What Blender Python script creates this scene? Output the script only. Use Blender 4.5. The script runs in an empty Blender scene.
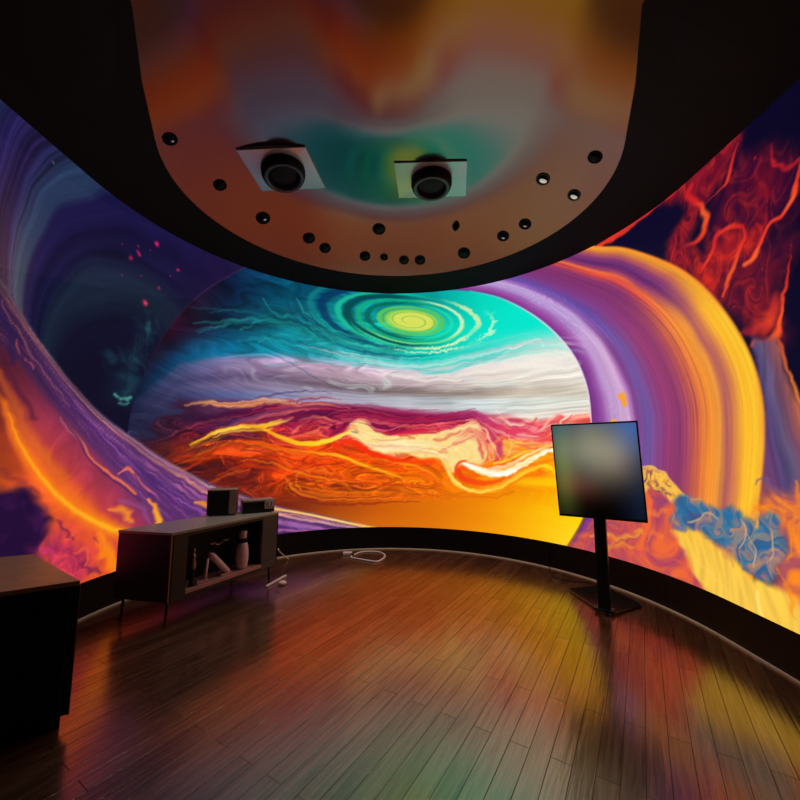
import bpy, bmesh, math, random
import numpy as np
from mathutils import Vector, Matrix

R = 2.294            # radius of the round end of the room (metres)
HW = 3.332           # height of the ceiling rim / top of the screen
BB = 0.268           # height of the dark plinth under the screen
YB = -4.6            # rear wall
PI = math.pi
C = bpy.context.scene.collection
random.seed(4)

# ------------------------------------------------------------------ helpers
def lin(c):
    c = np.asarray(c, float) / 255.
    return np.where(c <= .04045, c / 12.92, ((c + .055) / 1.055) ** 2.4)
def rgb(*c):
    return tuple(float(v) for v in lin(c)) + (1.,)

def mat(name, col, rough=.5, metal=0., spec=.5, noise=0., scale=30., bump=0., emit=None, estr=0., coat=0.):
    m = bpy.data.materials.new(name); m.use_nodes = True
    nt = m.node_tree; b = nt.nodes['Principled BSDF']
    b.inputs['Roughness'].default_value = rough; b.inputs['Metallic'].default_value = metal
    b.inputs['Specular IOR Level'].default_value = spec
    b.inputs['Coat Weight'].default_value = coat
    b.inputs['Base Color'].default_value = col
    tc = nt.nodes.new('ShaderNodeTexCoord')
    n = nt.nodes.new('ShaderNodeTexNoise'); n.inputs['Scale'].default_value = scale; n.inputs['Detail'].default_value = 4
    nt.links.new(tc.outputs['Object'], n.inputs['Vector'])
    mx = nt.nodes.new('ShaderNodeMix'); mx.data_type = 'RGBA'; mx.blend_type = 'MULTIPLY'
    mx.inputs['Factor'].default_value = noise or .15
    mx.inputs['A'].default_value = col
    nt.links.new(n.outputs['Fac'], mx.inputs['B']); nt.links.new(mx.outputs['Result'], b.inputs['Base Color'])
    if bump:
        bp = nt.nodes.new('ShaderNodeBump'); bp.inputs['Strength'].default_value = bump; bp.inputs['Distance'].default_value = .002
        nt.links.new(n.outputs['Fac'], bp.inputs['Height']); nt.links.new(bp.outputs['Normal'], b.inputs['Normal'])
    if emit:
        b.inputs['Emission Color'].default_value = emit; b.inputs['Emission Strength'].default_value = estr
    return m

def obj(name, bm, material, parent=None, smooth=False):
    me = bpy.data.meshes.new(name)
    bmesh.ops.recalc_face_normals(bm, faces=bm.faces[:])
    bm.to_mesh(me); bm.free()
    if smooth:
        for p in me.polygons: p.use_smooth = True
    o = bpy.data.objects.new(name, me); C.objects.link(o)
    for m in (material if isinstance(material, (list, tuple)) else [material]): me.materials.append(m)
    if parent: o.parent = parent
    return o
def thing(name, label, cat, loc=(0, 0, 0), rz=0, group=None):
    o = bpy.data.objects.new(name, None); C.objects.link(o)
    o.location = loc; o.rotation_euler = (0, 0, rz); o.empty_display_size = .1
    return tag(o, label, cat, group)
def tag(o, label, cat, group=None):
    o['label'] = label; o['category'] = cat
    if group: o['group'] = group
    return o
def struct(o):
    o['kind'] = 'structure'; return o

def prism(pts, z0, z1, bev=0., seg=2, bm=None):
    """upright prism over a plan polygon"""
    b = bmesh.new()
    lo = [b.verts.new((x, y, z0)) for x, y in pts]; hi = [b.verts.new((x, y, z1)) for x, y in pts]
    b.faces.new(lo[::-1]); b.faces.new(hi)
    n = len(pts)
    for i in range(n): b.faces.new((lo[i], lo[(i+1) % n], hi[(i+1) % n], hi[i]))
    bmesh.ops.recalc_face_normals(b, faces=b.faces[:])
    if bev: bmesh.ops.bevel(b, geom=b.edges[:], offset=bev, segments=seg, affect='EDGES', profile=.5)
    return merge(bm, b)
def merge(bm, b):
    if bm is None: return b
    me = bpy.data.meshes.new('tmp'); b.to_mesh(me); b.free(); bm.from_mesh(me); bpy.data.meshes.remove(me)
    return bm
def hexa(f, u0, u1, v0, v1, z0, z1, bev=0., bm=None):
    """box in a mapped frame f(u, v, z)"""
    b = bmesh.new()
    V = [b.verts.new(f(u, v, z)) for z in (z0, z1) for u, v in ((u0, v0), (u1, v0), (u1, v1), (u0, v1))]
    for q in ((3, 2, 1, 0), (4, 5, 6, 7), (0, 1, 5, 4), (1, 2, 6, 5), (2, 3, 7, 6), (3, 0, 4, 7)): b.faces.new([V[i] for i in q])
    bmesh.ops.recalc_face_normals(b, faces=b.faces[:])
    if bev: bmesh.ops.bevel(b, geom=b.edges[:], offset=bev, segments=2, affect='EDGES', profile=.5)
    return merge(bm, b)
def lathe(prof, n=32, M=None, bm=None, cap=True):
    b = bmesh.new(); rings = []
    for r, z in prof:
        rings.append([b.verts.new((r*math.cos(2*PI*i/n), r*math.sin(2*PI*i/n), z)) for i in range(n)])
    for a, c in zip(rings, rings[1:]):
        for i in range(n): b.faces.new((a[i], a[(i+1) % n], c[(i+1) % n], c[i]))
    if cap:
        b.faces.new(rings[0][::-1]); b.faces.new(rings[-1])
    if M is not None: b.transform(M)
    return merge(bm, b)
def tube(pts, r, n=8, closed=False, bm=None, taper=None):
    b = bmesh.new(); P_ = [Vector(p) for p in pts]; N = len(P_); rings = []
    for i, p in enumerate(P_):
        a = P_[(i-1) % N] if (closed or i > 0) else P_[i]; c = P_[(i+1) % N] if (closed or i < N-1) else P_[i]
        t = (c - a).normalized(); up = Vector((0, 0, 1)) if abs(t.z) < .95 else Vector((1, 0, 0))
        x = t.cross(up).normalized(); y = t.cross(x)
        rr = r if taper is None else r * (1 + (taper - 1) * i / max(N-1, 1))
        rings.append([b.verts.new(p + rr*(x*math.cos(2*PI*k/n) + y*math.sin(2*PI*k/n))) for k in range(n)])
    for i in range(N if closed else N-1):
        a, c = rings[i], rings[(i+1) % N]
        for k in range(n): b.faces.new((a[k], a[(k+1) % n], c[(k+1) % n], c[k]))
    if not closed:
        b.faces.new(rings[0][::-1]); b.faces.new(rings[-1])
    return merge(bm, b)
def spline(pts, n=6, closed=False):
    p = [Vector(q) for q in pts]; N = len(p); out = []
    for i in range(N if closed else N-1):
        a = p[(i-1) % N] if (closed or i > 0) else p[0]; b = p[i]; c = p[(i+1) % N]; d = p[(i+2) % N] if (closed or i+2 < N) else p[-1]
        for k in range(n):
            t = k/n
            out.append(.5*((2*b) + (c-a)*t + (2*a-5*b+4*c-d)*t*t + (3*b-a-3*c+d)*t**3))
    if not closed: out.append(p[-1])
    return out

def on_path(s, off=0.):
    """plan point on the U-shaped wall line; s = 0 at the far middle, + to the right; off > 0 goes outwards"""
    L = R * PI / 2
    if abs(s) <= L:
        th = s / R; return ((R+off)*math.sin(th), (R+off)*math.cos(th))
    sg = 1 if s > 0 else -1
    return (sg*(R+off), -(abs(s) - L))

# ------------------------------------------------------------------ materials
M_plinth = mat('plinth_black', rgb(9, 10, 12), .4, 0, .3, .3, 6)
M_wall = mat('wall_paint_charcoal', rgb(34, 32, 36), .8, 0, .3, .2, 12, .1)
M_metal = mat('pale_floor_strip', rgb(225, 205, 180), .4, 0, .5, .1, 80)
M_black = mat('satin_black', rgb(16, 16, 18), .38, 0, .5, .2, 40)
M_matte = mat('matte_black', rgb(10, 10, 11), .7, 0, .3, .2, 60)
M_graph = mat('graphite_lacquer', rgb(66, 66, 72), .34, 0, .5, .2, 20)
M_graphd = mat('dark_graphite_lacquer', rgb(30, 31, 35), .4, 0, .5, .2, 20)
M_lit = mat('lit_graphite', rgb(150, 142, 130), .36, 0, .5, .2, 20)  # light on tops and a speaker side put into a paler graphite
M_brass = mat('brass', rgb(160, 132, 90), .4, .8, .5, .2, 60)
M_oak = mat('brown_wood_top', rgb(196, 158, 120), .4, 0, .5, .5, 14)
M_pink = mat('rose_glazed_ceramic', rgb(240, 192, 200), .35, 0, .5, .35, 25)
M_ledge = mat('pale_wood_ledge', rgb(190, 130, 125), .35, 0, .5, .3, 18)
M_white = mat('white_plastic', rgb(215, 205, 200), .4, 0, .5, .1, 40)
M_plate = mat('white_ceiling_plate', rgb(190, 206, 200), .22, 0, .5, .1, 20); M_plate.node_tree.nodes['Principled BSDF'].inputs['IOR'].default_value = 2.8
M_chrome = mat('bright_reflector', rgb(235, 232, 225), .22, 1., .5, .1, 30)
M_steel = mat('dark_steel', rgb(70, 62, 58), .3, 1., .5, .2, 40)
M_stand = mat('dark_teal_powder_coat', rgb(18, 46, 54), .35, 0, .5, .2, 40)
M_gloss = mat('polished_black', rgb(22, 20, 18), .16, 0, .6, .1, 20)

def ceiling_mat():
    m = mat('ceiling_gloss_paint', rgb(16, 16, 16), .165, 0, .5, .12, 5)
    m.node_tree.nodes['Principled BSDF'].inputs['IOR'].default_value = 2.55
    m.node_tree.nodes['Principled BSDF'].inputs['Specular Tint'].default_value = (1, .86, .78, 1)
    return m
def floor_mat():
    m = bpy.data.materials.new('dark_oak_planks'); m.use_nodes = True
    nt = m.node_tree; N, L = nt.nodes, nt.links; b = N['Principled BSDF']
    tc = N.new('ShaderNodeTexCoord'); mp = N.new('ShaderNodeMapping')
    mp.inputs['Rotation'].default_value = (0, 0, -math.atan2(.848, .53))
    L.new(tc.outputs['Object'], mp.inputs['Vector'])
    br = N.new('ShaderNodeTexBrick'); br.offset = .37; br.squash = 1.
    br.inputs['Scale'].default_value = 1.; br.inputs['Brick Width'].default_value = 1.1; br.inputs['Row Height'].default_value = .085
    br.inputs['Mortar Size'].default_value = .0016; br.inputs['Mortar Smooth'].default_value = .3; br.inputs['Bias'].default_value = 0.
    br.inputs['Color1'].default_value = rgb(70, 43, 32); br.inputs['Color2'].default_value = rgb(98, 64, 47); br.inputs['Mortar'].default_value = rgb(18, 11, 9)
    L.new(mp.outputs['Vector'], br.inputs['Vector'])
    mp2 = N.new('ShaderNodeMapping'); mp2.inputs['Scale'].default_value = (1.6, 26, 1)
    L.new(mp.outputs['Vector'], mp2.inputs['Vector'])
    gr = N.new('ShaderNodeTexNoise'); gr.inputs['Scale'].default_value = 2.2; gr.inputs['Detail'].default_value = 6; gr.inputs['Distortion'].default_value = .6
    L.new(mp2.outputs['Vector'], gr.inputs['Vector'])
    rp = N.new('ShaderNodeValToRGB'); rp.color_ramp.elements[0].position = .3; rp.color_ramp.elements[0].color = (.35, .33, .32, 1); rp.color_ramp.elements[1].position = .7; rp.color_ramp.elements[1].color = (1.15, 1.1, 1.05, 1)
    L.new(gr.outputs['Fac'], rp.inputs['Fac'])
    mx = N.new('ShaderNodeMix'); mx.data_type = 'RGBA'; mx.blend_type = 'MULTIPLY'; mx.inputs['Factor'].default_value = .85
    L.new(br.outputs['Color'], mx.inputs['A']); L.new(rp.outputs['Color'], mx.inputs['B']); L.new(mx.outputs['Result'], b.inputs['Base Color'])
    rr = N.new('ShaderNodeMapRange'); rr.inputs['To Min'].default_value = .15; rr.inputs['To Max'].default_value = .26
    L.new(gr.outputs['Fac'], rr.inputs['Value']); L.new(rr.outputs['Result'], b.inputs['Roughness'])
    b.inputs['IOR'].default_value = 3.6
    tn = N.new('ShaderNodeTexBrick'); tn.offset = .37                     # worn and fresh lacquer, board by board
    for k, v in (('Scale', 1.), ('Brick Width', 1.1), ('Row Height', .085), ('Mortar Size', .0016), ('Bias', 0.)): tn.inputs[k].default_value = v
    tn.inputs['Color1'].default_value = (.86, .70, .50, 1); tn.inputs['Color2'].default_value = (1, .82, .58, 1); tn.inputs['Mortar'].default_value = (.2, .17, .13, 1)
    L.new(mp.outputs['Vector'], tn.inputs['Vector'])
    rp2 = N.new('ShaderNodeValToRGB'); rp2.color_ramp.elements[0].position = .3; rp2.color_ramp.elements[0].color = (.78, .78, .78, 1); rp2.color_ramp.elements[1].position = .62; rp2.color_ramp.elements[1].color = (1, 1, 1, 1)
    L.new(gr.outputs['Fac'], rp2.inputs['Fac'])
    mt = N.new('ShaderNodeMix'); mt.data_type = 'RGBA'; mt.blend_type = 'MULTIPLY'; mt.inputs['Factor'].default_value = 1.
    L.new(tn.outputs['Color'], mt.inputs['A']); L.new(rp2.outputs['Color'], mt.inputs['B']); L.new(mt.outputs['Result'], b.inputs['Specular Tint'])
    bp = N.new('ShaderNodeBump'); bp.inputs['Strength'].default_value = .25; bp.inputs['Distance'].default_value = .004
    ad = N.new('ShaderNodeMath'); ad.operation = 'MULTIPLY_ADD'; ad.inputs[1].default_value = -.8
    L.new(br.outputs['Fac'], ad.inputs[0]); L.new(gr.outputs['Fac'], ad.inputs[2]); L.new(ad.outputs[0], bp.inputs['Height'])
    L.new(bp.outputs['Normal'], b.inputs['Normal'])
    return m
def picture_mat():
    m = bpy.data.materials.new('screen_picture'); m.use_nodes = True
    nt = m.node_tree; N, L = nt.nodes, nt.links; b = N['Principled BSDF']
    b.inputs['Base Color'].default_value = (.004, .004, .004, 1); b.inputs['Roughness'].default_value = .6; b.inputs['Specular IOR Level'].default_value = .04
    at = N.new('ShaderNodeAttribute'); at.attribute_name = 'picture'
    tc = N.new('ShaderNodeTexCoord'); n = N.new('ShaderNodeTexNoise'); n.inputs['Scale'].default_value = 38; n.inputs['Detail'].default_value = 2
    L.new(tc.outputs['Object'], n.inputs['Vector'])
    mr = N.new('ShaderNodeMapRange'); mr.inputs['To Min'].default_value = .95; mr.inputs['To Max'].default_value = 1.05
    L.new(n.outputs['Fac'], mr.inputs['Value'])
    mx = N.new('ShaderNodeVectorMath'); mx.operation = 'SCALE'
    L.new(at.outputs['Color'], mx.inputs[0]); L.new(mr.outputs['Result'], mx.inputs['Scale'])
    L.new(mx.outputs['Vector'], b.inputs['Emission Color']); b.inputs['Emission Strength'].default_value = 1.0
    return m

# ---------------------------------------------------------------- picture shown on the curved screen
# drawn in the screen's own unrolled surface: s = metres along the curve, z = metres above the floor
_rng = np.random.RandomState(7)
_PT = _rng.permutation(512); _PT = np.concatenate([_PT, _PT, _PT[:4]])
_GA = _rng.rand(512) * 6.2831853
_GX, _GY = np.cos(_GA), np.sin(_GA)

def gnoise(x, y, seed=0):
    x = x + seed * 17.31; y = y - seed * 9.77
    xi = np.floor(x).astype(np.int32); yi = np.floor(y).astype(np.int32)
    xf = x - xi; yf = y - yi
    u = xf * xf * xf * (xf * (xf * 6 - 15) + 10); v = yf * yf * yf * (yf * (yf * 6 - 15) + 10)
    def g(a, b):
        h = _PT[(_PT[a & 511] + b) & 511]
        return _GX[h], _GY[h]
    a = g(xi, yi); b = g(xi + 1, yi); c = g(xi, yi + 1); d = g(xi + 1, yi + 1)
    n00 = a[0] * xf + a[1] * yf; n10 = b[0] * (xf - 1) + b[1] * yf
    n01 = c[0] * xf + c[1] * (yf - 1); n11 = d[0] * (xf - 1) + d[1] * (yf - 1)
    return ((n00 * (1 - u) + n10 * u) * (1 - v) + (n01 * (1 - u) + n11 * u) * v) * 1.5

def fbm(x, y, octv=4, seed=0):
    t = 0; a = 1.0; f = 1.0
    for k in range(octv):
        t = t + a * gnoise(x * f, y * f, seed + k); a *= .5; f *= 2.03
    return t

def sst(a, b, x):
    t = np.clip((x - a) / (b - a), 0, 1)
    return t * t * (3 - 2 * t)

def smooth_poly(p, n=4):
    p = np.asarray(p, float)
    if len(p) < 3: return p
    q = np.vstack([2 * p[0] - p[1], p, 2 * p[-1] - p[-2]]); out = []
    for i in range(1, len(q) - 2):
        for k in range(n):
            t = k / n
            out.append(.5 * ((2 * q[i]) + (-q[i-1] + q[i+1]) * t + (2*q[i-1] - 5*q[i] + 4*q[i+1] - q[i+2]) * t*t
                             + (-q[i-1] + 3*q[i] - 3*q[i+1] + q[i+2]) * t**3))
    out.append(q[-2])
    return np.array(out)

def near(p, S, Z):
    """distance to a polyline, place along it (0..1), signed side"""
    L = np.concatenate([[0], np.cumsum(np.hypot(*(p[1:, :2] - p[:-1, :2]).T))]); L = L / L[-1]
    bd = np.full(S.shape, 1e9); bt = np.zeros(S.shape); sg = np.ones(S.shape)
    for i in range(len(p) - 1):
        ax, ay = p[i, :2]; dx, dy = p[i+1, 0] - ax, p[i+1, 1] - ay
        l2 = dx*dx + dy*dy + 1e-12
        h = ((S - ax) * dx + (Z - ay) * dy) / l2
        hc = np.clip(h, 0, 1)
        ex = S - ax - hc*dx; ey = Z - ay - hc*dy
        d = ex*ex + ey*ey
        m = d < bd
        bd = np.where(m, d, bd); bt = np.where(m, L[i] + hc * (L[i+1] - L[i]), bt)
        sg = np.where(m, np.sign(dx*ey - dy*ex), sg)
    return np.sqrt(bd), bt, sg, L

def ramp(t, stops):
    xs = [a for a, _ in stops]
    return np.stack([np.interp(t, xs, [c[k] for _, c in stops]) for k in range(3)], -1)

def swirl(S, Z, amp, fx, fz, seed, steps=10):
    """carry the points along a divergence-free eddying flow: paint-like marbling"""
    a, b = S.copy(), Z.copy(); e = .01
    for k in range(steps):
        n0 = gnoise(a * fx, b * fz, seed) + .5 * gnoise(a * fx * 2.1, b * fz * 2.1, seed + 3)
        nx = gnoise((a + e) * fx, b * fz, seed) + .5 * gnoise((a + e) * fx * 2.1, b * fz * 2.1, seed + 3)
        nz = gnoise(a * fx, (b + e) * fz, seed) + .5 * gnoise(a * fx * 2.1, (b + e) * fz * 2.1, seed + 3)
        a = a + amp * (nz - n0) / e / steps / fz; b = b - amp * (nx - n0) / e / steps / fz
    return a, b

class Picture:
    def __init__(self, S, Z):
        self.S, self.Z = S, Z
        self.C = np.zeros(S.shape + (3,))
        self.w1 = fbm(S * 2.2, Z * 2.2, 2, 1); self.w2 = fbm(S * 2.2, Z * 2.2, 2, 11)
        a, b = swirl(S, Z, .035, 5, 6, 21, 8)
        self.f1 = (a - S) * 7; self.f2 = (b - Z) * 7
        self.g1 = fbm(S * 16, Z * 16, 3, 21)
    def blend(self, cov, col):
        self.C += (np.asarray(col, float) - self.C) * cov[..., None]
    def add(self, cov, col):
        self.C += np.asarray(col, float) * cov[..., None]
    def inside(self, poly, soft=.03, sm=True, wob=0., fine=0.):
        p = np.asarray(poly, float)[:, :2]
        p = np.vstack([p, p[:1]])
        if sm: p = smooth_poly(p, 4)
        S = self.S + wob * self.w1 + fine * self.f1; Z = self.Z + wob * self.w2 + fine * self.f2
        d = np.full(S.shape, 1e9); ins = np.zeros(S.shape, bool)
        for i in range(len(p) - 1):
            ax, ay = p[i]; bx, by = p[i+1]
            dx, dy = bx - ax, by - ay
            hc = np.clip(((S-ax)*dx + (Z-ay)*dy) / (dx*dx + dy*dy + 1e-12), 0, 1)
            d = np.minimum(d, (S-ax-hc*dx)**2 + (Z-ay-hc*dy)**2)
            if abs(dy) > 1e-12:
                ins ^= ((ay > Z) != (by > Z)) & (S < dx * (Z - ay) / dy + ax)
        d = np.sqrt(d) * np.where(ins, 1, -1)
        return sst(-soft, soft, d)
    def stroke(self, pts, col, op=1., soft=.7, wob=0., fine=0., mode='b', rag=0., n=4, line=0.):
        p = smooth_poly(pts, n)
        wmax = p[:, 2].max() + abs(wob) + abs(fine) + .02
        m = ((self.S > p[:, 0].min() - wmax) & (self.S < p[:, 0].max() + wmax) &
             (self.Z > p[:, 1].min() - wmax) & (self.Z < p[:, 1].max() + wmax))
        if not m.any(): return
        S = self.S[m] + wob * self.w1[m] + fine * self.f1[m]; Z = self.Z[m] + wob * self.w2[m] + fine * self.f2[m]
        d, t, sg, L = near(p, S, Z)
        w = np.interp(t, L, p[:, 2])
        r = d / np.maximum(w, 1e-4)
        if rag: r = r + rag * self.g1[m]
        cov = 1 - sst(1 - soft, 1, r)
        if line: cov = cov * np.clip(1 + line * gnoise(sg * d * 60, t * 6, 5), 0, 1.3)
        cov = np.clip(cov * op, 0, 1)
        cs = np.asarray(col, float)
        c = ramp(t, [(i / (len(cs) - 1), cs[i]) for i in range(len(cs))]) if cs.ndim == 2 else cs
        if mode == 'b': self.C[m] += (c - self.C[m]) * cov[:, None]
        else: self.C[m] += c * cov[:, None]
    def strands(self, pts, n, spread, cols, op=.6, wid=1., seed=0, wob=0.):
        """a bundle of thin strokes that run along one line"""
        r = np.random.RandomState(seed); p = smooth_poly(pts, 3)
        tg = np.gradient(p[:, :2], axis=0); nn_ = np.stack([-tg[:, 1], tg[:, 0]], 1); nn_ /= np.maximum(np.hypot(nn_[:, 0], nn_[:, 1])[:, None], 1e-6)
        N = len(p)
        for k in range(n):
            i0 = int(r.rand() * N * .6); i1 = min(N, i0 + max(4, int(N * (.25 + .6 * r.rand()))))
            if i1 - i0 < 3: continue
            off = spread * (r.randn() * .5) * (1 + .35 * np.sin(np.linspace(0, 5, N) + 6 * r.rand()))
            q = p.copy(); q[:, :2] += nn_ * off[:, None]
            q[:, 2] = wid * (.015 + .018 * r.rand()); q = q[i0:i1]
            e = np.linspace(0, 1, len(q)); q[:, 2] *= np.clip(4 * e * (1 - e), .3, 1)
            c = cols[r.randint(len(cols))]
            self.stroke(q, c, op * (.5 + .5 * r.rand()), 1, wob, .02, n=1)
    def band(self, A, B):
        pa, pb = smooth_poly(A, 4), smooth_poly(B, 4)
        da, ta, sa, _ = near(pa, self.S, self.Z); db, tb, sb, _ = near(pb, self.S, self.Z)
        return da * sa, db * sb, ta, tb

def levels(S, Z, xs, rows):
    """rows: list of (list of (s,z) points, list of colours) from top to bottom"""
    H = np.array([np.interp(S, [q[0] for q in pts], [q[1] for q in pts]) for pts, _ in rows])
    Cc = [np.stack([np.interp(S, [q[0] for q in pts], [c[k] for c in cols]) for k in range(3)], -1) for pts, cols in rows]
    out = Cc[0].copy()
    for i in range(len(rows) - 1):
        t = np.clip((H[i] - Z) / np.maximum(H[i] - H[i+1], 1e-4), 0, 1)
        t = t * t * (3 - 2 * t) * .5 + t * .5
        m = Z < H[i]
        out = np.where(m[..., None], Cc[i] + (Cc[i+1] - Cc[i]) * t[..., None], out)
    return out

def paint(S, Z):
    K = Picture(S, Z)
    w1, w2, f1, f2 = K.w1, K.w2, K.f1, K.f2
    # ---------- night ground
    K.C[:] = ramp(S, [(-3.2, (24, 26, 62)), (-2.4, (17, 15, 44)), (-1.0, (18, 14, 44)), (1.5, (18, 12, 46)), (5, (9, 6, 34))])
    # ---------- right: red clouds over dark blue
    def cloud(poly, lo, hi, op=1., soft=.06, wob=.06, fine=.025, sx=7., sz=4., seed=3):
        m = K.inside(poly, soft, True, wob, fine) * op
        n = .5 + .55 * fbm(S * sx + w1, Z * sz + w2 * 1.5, 4, seed)
        n = np.clip(n, 0, 1)
        K.blend(m, np.asarray(lo) + (np.asarray(hi) - lo) * n[..., None])
        a_, b_ = swirl(S, Z, .06, 3., 2., seed + 40, 8)
        rg = np.clip(1 - 2.2 * np.abs(fbm(a_ * 4.2, b_ * 2.4, 4, seed + 9)), 0, 1) ** 2.2
        K.blend(m * rg * .5, np.array([226, 52, 34]))
        rg2 = np.clip(fbm(a_ * 10, b_ * 8, 3, seed + 19), 0, 1)
        K.blend(m * rg2 * .5, np.array([40, 8, 46]))
    cloud([(4.075,3.451),(3.991,3.227),(3.851,3.103),(3.708,3.067),(3.581,2.952),(3.518,2.722),(3.417,2.494),(3.307,2.794),(3.407,2.997),(3.504,3.163),(3.355,3.305),(3.066,3.363),(2.665,3.307),(2.575,3.309),(2.577,3.351),(3.076,3.491)], (90, 10, 40), (165, 25, 40), .9)
    cloud([(3.66,2.711),(3.747,2.927),(3.868,3.106),(4.033,3.137),(4.182,3.082),(4.3,2.959),(4.341,2.83),(4.311,2.66),(4.235,2.576),(4.133,2.524),(4.045,2.43),(3.953,2.221),(3.861,2.257),(3.575,2.367),(3.504,2.593)], (60, 8, 48), (135, 16, 40), .75, .1)
    cloud([(3.575,2.367),(3.71,2.595),(3.933,2.567),(4.057,2.423),(4.218,2.477),(4.22,2.343),(4.14,2.149),(4.137,1.91),(4.026,1.909),(3.932,2.032),(3.753,2.213)], (55, 10, 46), (150, 25, 38), .85, .08)
    cloud([(3.477,2.71),(3.569,2.839),(3.645,2.658),(3.722,2.708),(3.879,2.765),(3.985,2.702),(4.062,2.59),(3.982,2.487),(3.932,2.554),(3.831,2.478),(3.733,2.335),(3.603,2.448)], (110, 15, 40), (215, 40, 30), .9)
    R1, R2, OR = (214, 34, 36), (240, 60, 34), (255, 96, 40)
    K.stroke([(2.597,3.298,0.0226),(2.799,3.299,0.0549),(2.976,3.32,0.0428),(3.127,3.326,0.0313),(3.275,3.332,0.0204),(3.521,3.327,0.0195)], [R2, (215, 45, 42), R1], .95, .7, 0, .02)
    K.stroke([(3.997,3.279,0.0078),(3.949,3.19,0.0197),(3.891,3.089,0.0240),(3.822,3.065,0.0124),(3.705,3.039,0.0088)], [(170, 25, 40), R2, (120, 20, 45)], .9, .8, 0, .02)
    K.stroke([(3.576,3.271,0.0383),(3.54,3.214,0.0478),(3.636,3.1,0.0274),(3.681,2.992,0.0440),(3.691,2.909,0.0519),(3.645,2.835,0.0439),(3.548,2.826,0.0272),(3.453,2.854,0.0139)], [(195, 30, 36), R1, OR, R2, (130, 20, 46)], .95, .9, .01, .02)
    K.stroke([(3.598,2.573,0.0174),(3.718,2.666,0.0330),(3.779,2.751,0.0323),(3.879,2.765,0.0307),(3.979,2.719,0.0216)], [R1, R2, R1, R2, R1], .9, .9, .01, .02)
    K.stroke([(3.765,2.322,0.0231),(3.842,2.431,0.0299),(3.906,2.526,0.0292),(3.969,2.629,0.0214),(3.978,2.706,0.0144)], [R2, OR, R2, R1], .9, .9, .01, .02)
    K.stroke([(3.965,2.456,0.0279),(4.022,2.467,0.0338),(4.078,2.554,0.0199),(4.143,2.614,0.0193),(4.229,2.629,0.0183),(4.296,2.719,0.0238),(4.333,2.811,0.0177),(4.346,2.874,0.0118)], [OR, OR, R2, R2, OR, R2, R1], .95, .85, .01, .018)
    K.stroke([(4.182,3.082,0.0102),(4.219,2.962,0.0195),(4.263,2.878,0.0187),(4.332,2.897,0.0150),(4.364,2.895,0.0118)], [(120, 20, 40), R1, (170, 28, 38), R1], .8, .9, 0, .03)
    K.stroke([(3.95,1.948,0.0331),(4.026,1.909,0.0440),(4.105,1.943,0.0360),(4.14,2.04,0.0237),(4.169,2.138,0.0177),(4.215,2.297,0.0117),(4.246,2.425,0.0058)], [OR, (248, 84, 36), OR, R2, R1, (140, 24, 40)], .95, .9, .01, .03)
    K.stroke([(3.888,2.031,0.0555),(3.959,2.023,0.0797),(4.039,2.024,0.0821),(4.109,2.087,0.0609),(4.154,2.168,0.0358)], [(140, 28, 48), (196, 46, 42), (232, 66, 36), (214, 50, 38), (150, 30, 44)], .85, 1, .02, .04)
    K.stroke([(4.072,2.676,0.0135),(4.072,2.558,0.0199),(4.009,2.474,0.0136)], R1, .6, 1, 0, .03)
    K.stroke([(4.115,3.058,0.0141),(4.124,2.904,0.0341),(4.132,2.748,0.0396),(4.106,2.629,0.0198)], (150, 20, 42), .5, 1, .03, .04)
    for q in ([(4.097,3.085,0.0093)], [(3.923,2.951,0.0077)], [(4.03,2.918,0.0058)], [(4.162,1.717,0.0056)]):
        a = q[0]; K.blend(1 - sst(.2, 1, np.hypot(S - a[0], Z - a[1]) / a[2] / 1.4), (190, 30, 40))
    # ---------- outer grey-violet stream right of the arch
    pv = K.inside([(3.953,1.973),(4.017,1.943),(4.104,1.931),(4.13,1.84),(4.139,1.721),(4.184,1.566),(4.242,1.386),(4.306,1.179),(4.254,.72),(3.711,.564),(3.812,1.146),(3.963,1.457),(3.963,1.755)], .03, True, .0, .012)
    d = ramp(S + .05 * w1 + .22 * (Z - 1.4) * sst(1.3, 2., Z), [(3.90, (120, 60, 95)), (3.98, (96, 60, 108)), (4.04, (84, 70, 116)), (4.09, (98, 82, 116)), (4.13, (112, 72, 98)), (4.18, (150, 84, 84)), (4.24, (206, 106, 60)), (4.4, (225, 120, 50))])
    K.blend(pv, d * (1 + .12 * gnoise(S * 38 + 2 * w1, Z * 2.2, 8))[..., None])
    K.stroke([(4.12,1.914,0.0118),(4.138,1.815,0.0174),(4.159,1.694,0.0141),(4.197,1.542,0.0163),(4.242,1.386,0.0208)], [(215, 80, 40), (238, 130, 50), (250, 150, 50)], .85, .9, 0, .012)
    # ---------- purple and gold arch
    IN = [(-.855,3.17,0.0133),(-.192,3.328,0.0138),(.416,3.354,0.0137),(1.016,3.274,0.0134),(1.402,3.105,0.0129),(1.769,2.832,0.0123),(2.058,2.53,0.0116),(2.274,2.209,0.0110),(2.39,1.877,0.0106),(2.415,1.55,0.0104),(2.403,1.155,0.0103),(2.362,.811,0.0102),(2.274,.557,0.0103),(2.075,.225,0.0106),(1.89,-.017,0.0108)]
    OUT = [(.349,3.761,0.0139),(1.159,3.852,0.0136),(1.925,3.672,0.0127),(2.586,3.304,0.0113),(2.855,3.159,0.0107),(3.136,2.941,0.0100),(3.417,2.69,0.0092),(3.63,2.444,0.0084),(3.791,2.192,0.0075),(3.902,1.961,0.0068),(3.963,1.755,0.0064),(3.986,1.547,0.0062),(3.969,1.336,0.0062),(3.936,1.154,0.0063),(3.896,.971,0.0064),(3.841,.721,0.0067),(3.772,.341,0.0070),(3.716,-.039,0.0073)]
    ai, ao, ti, to = K.band(IN, OUT)
    u = ai / np.maximum(ai - ao, 1e-3)
    arch = sst(-.012, .012, ai) * sst(-.012, .012, -ao)
    uu = u + .012 * w1
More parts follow.
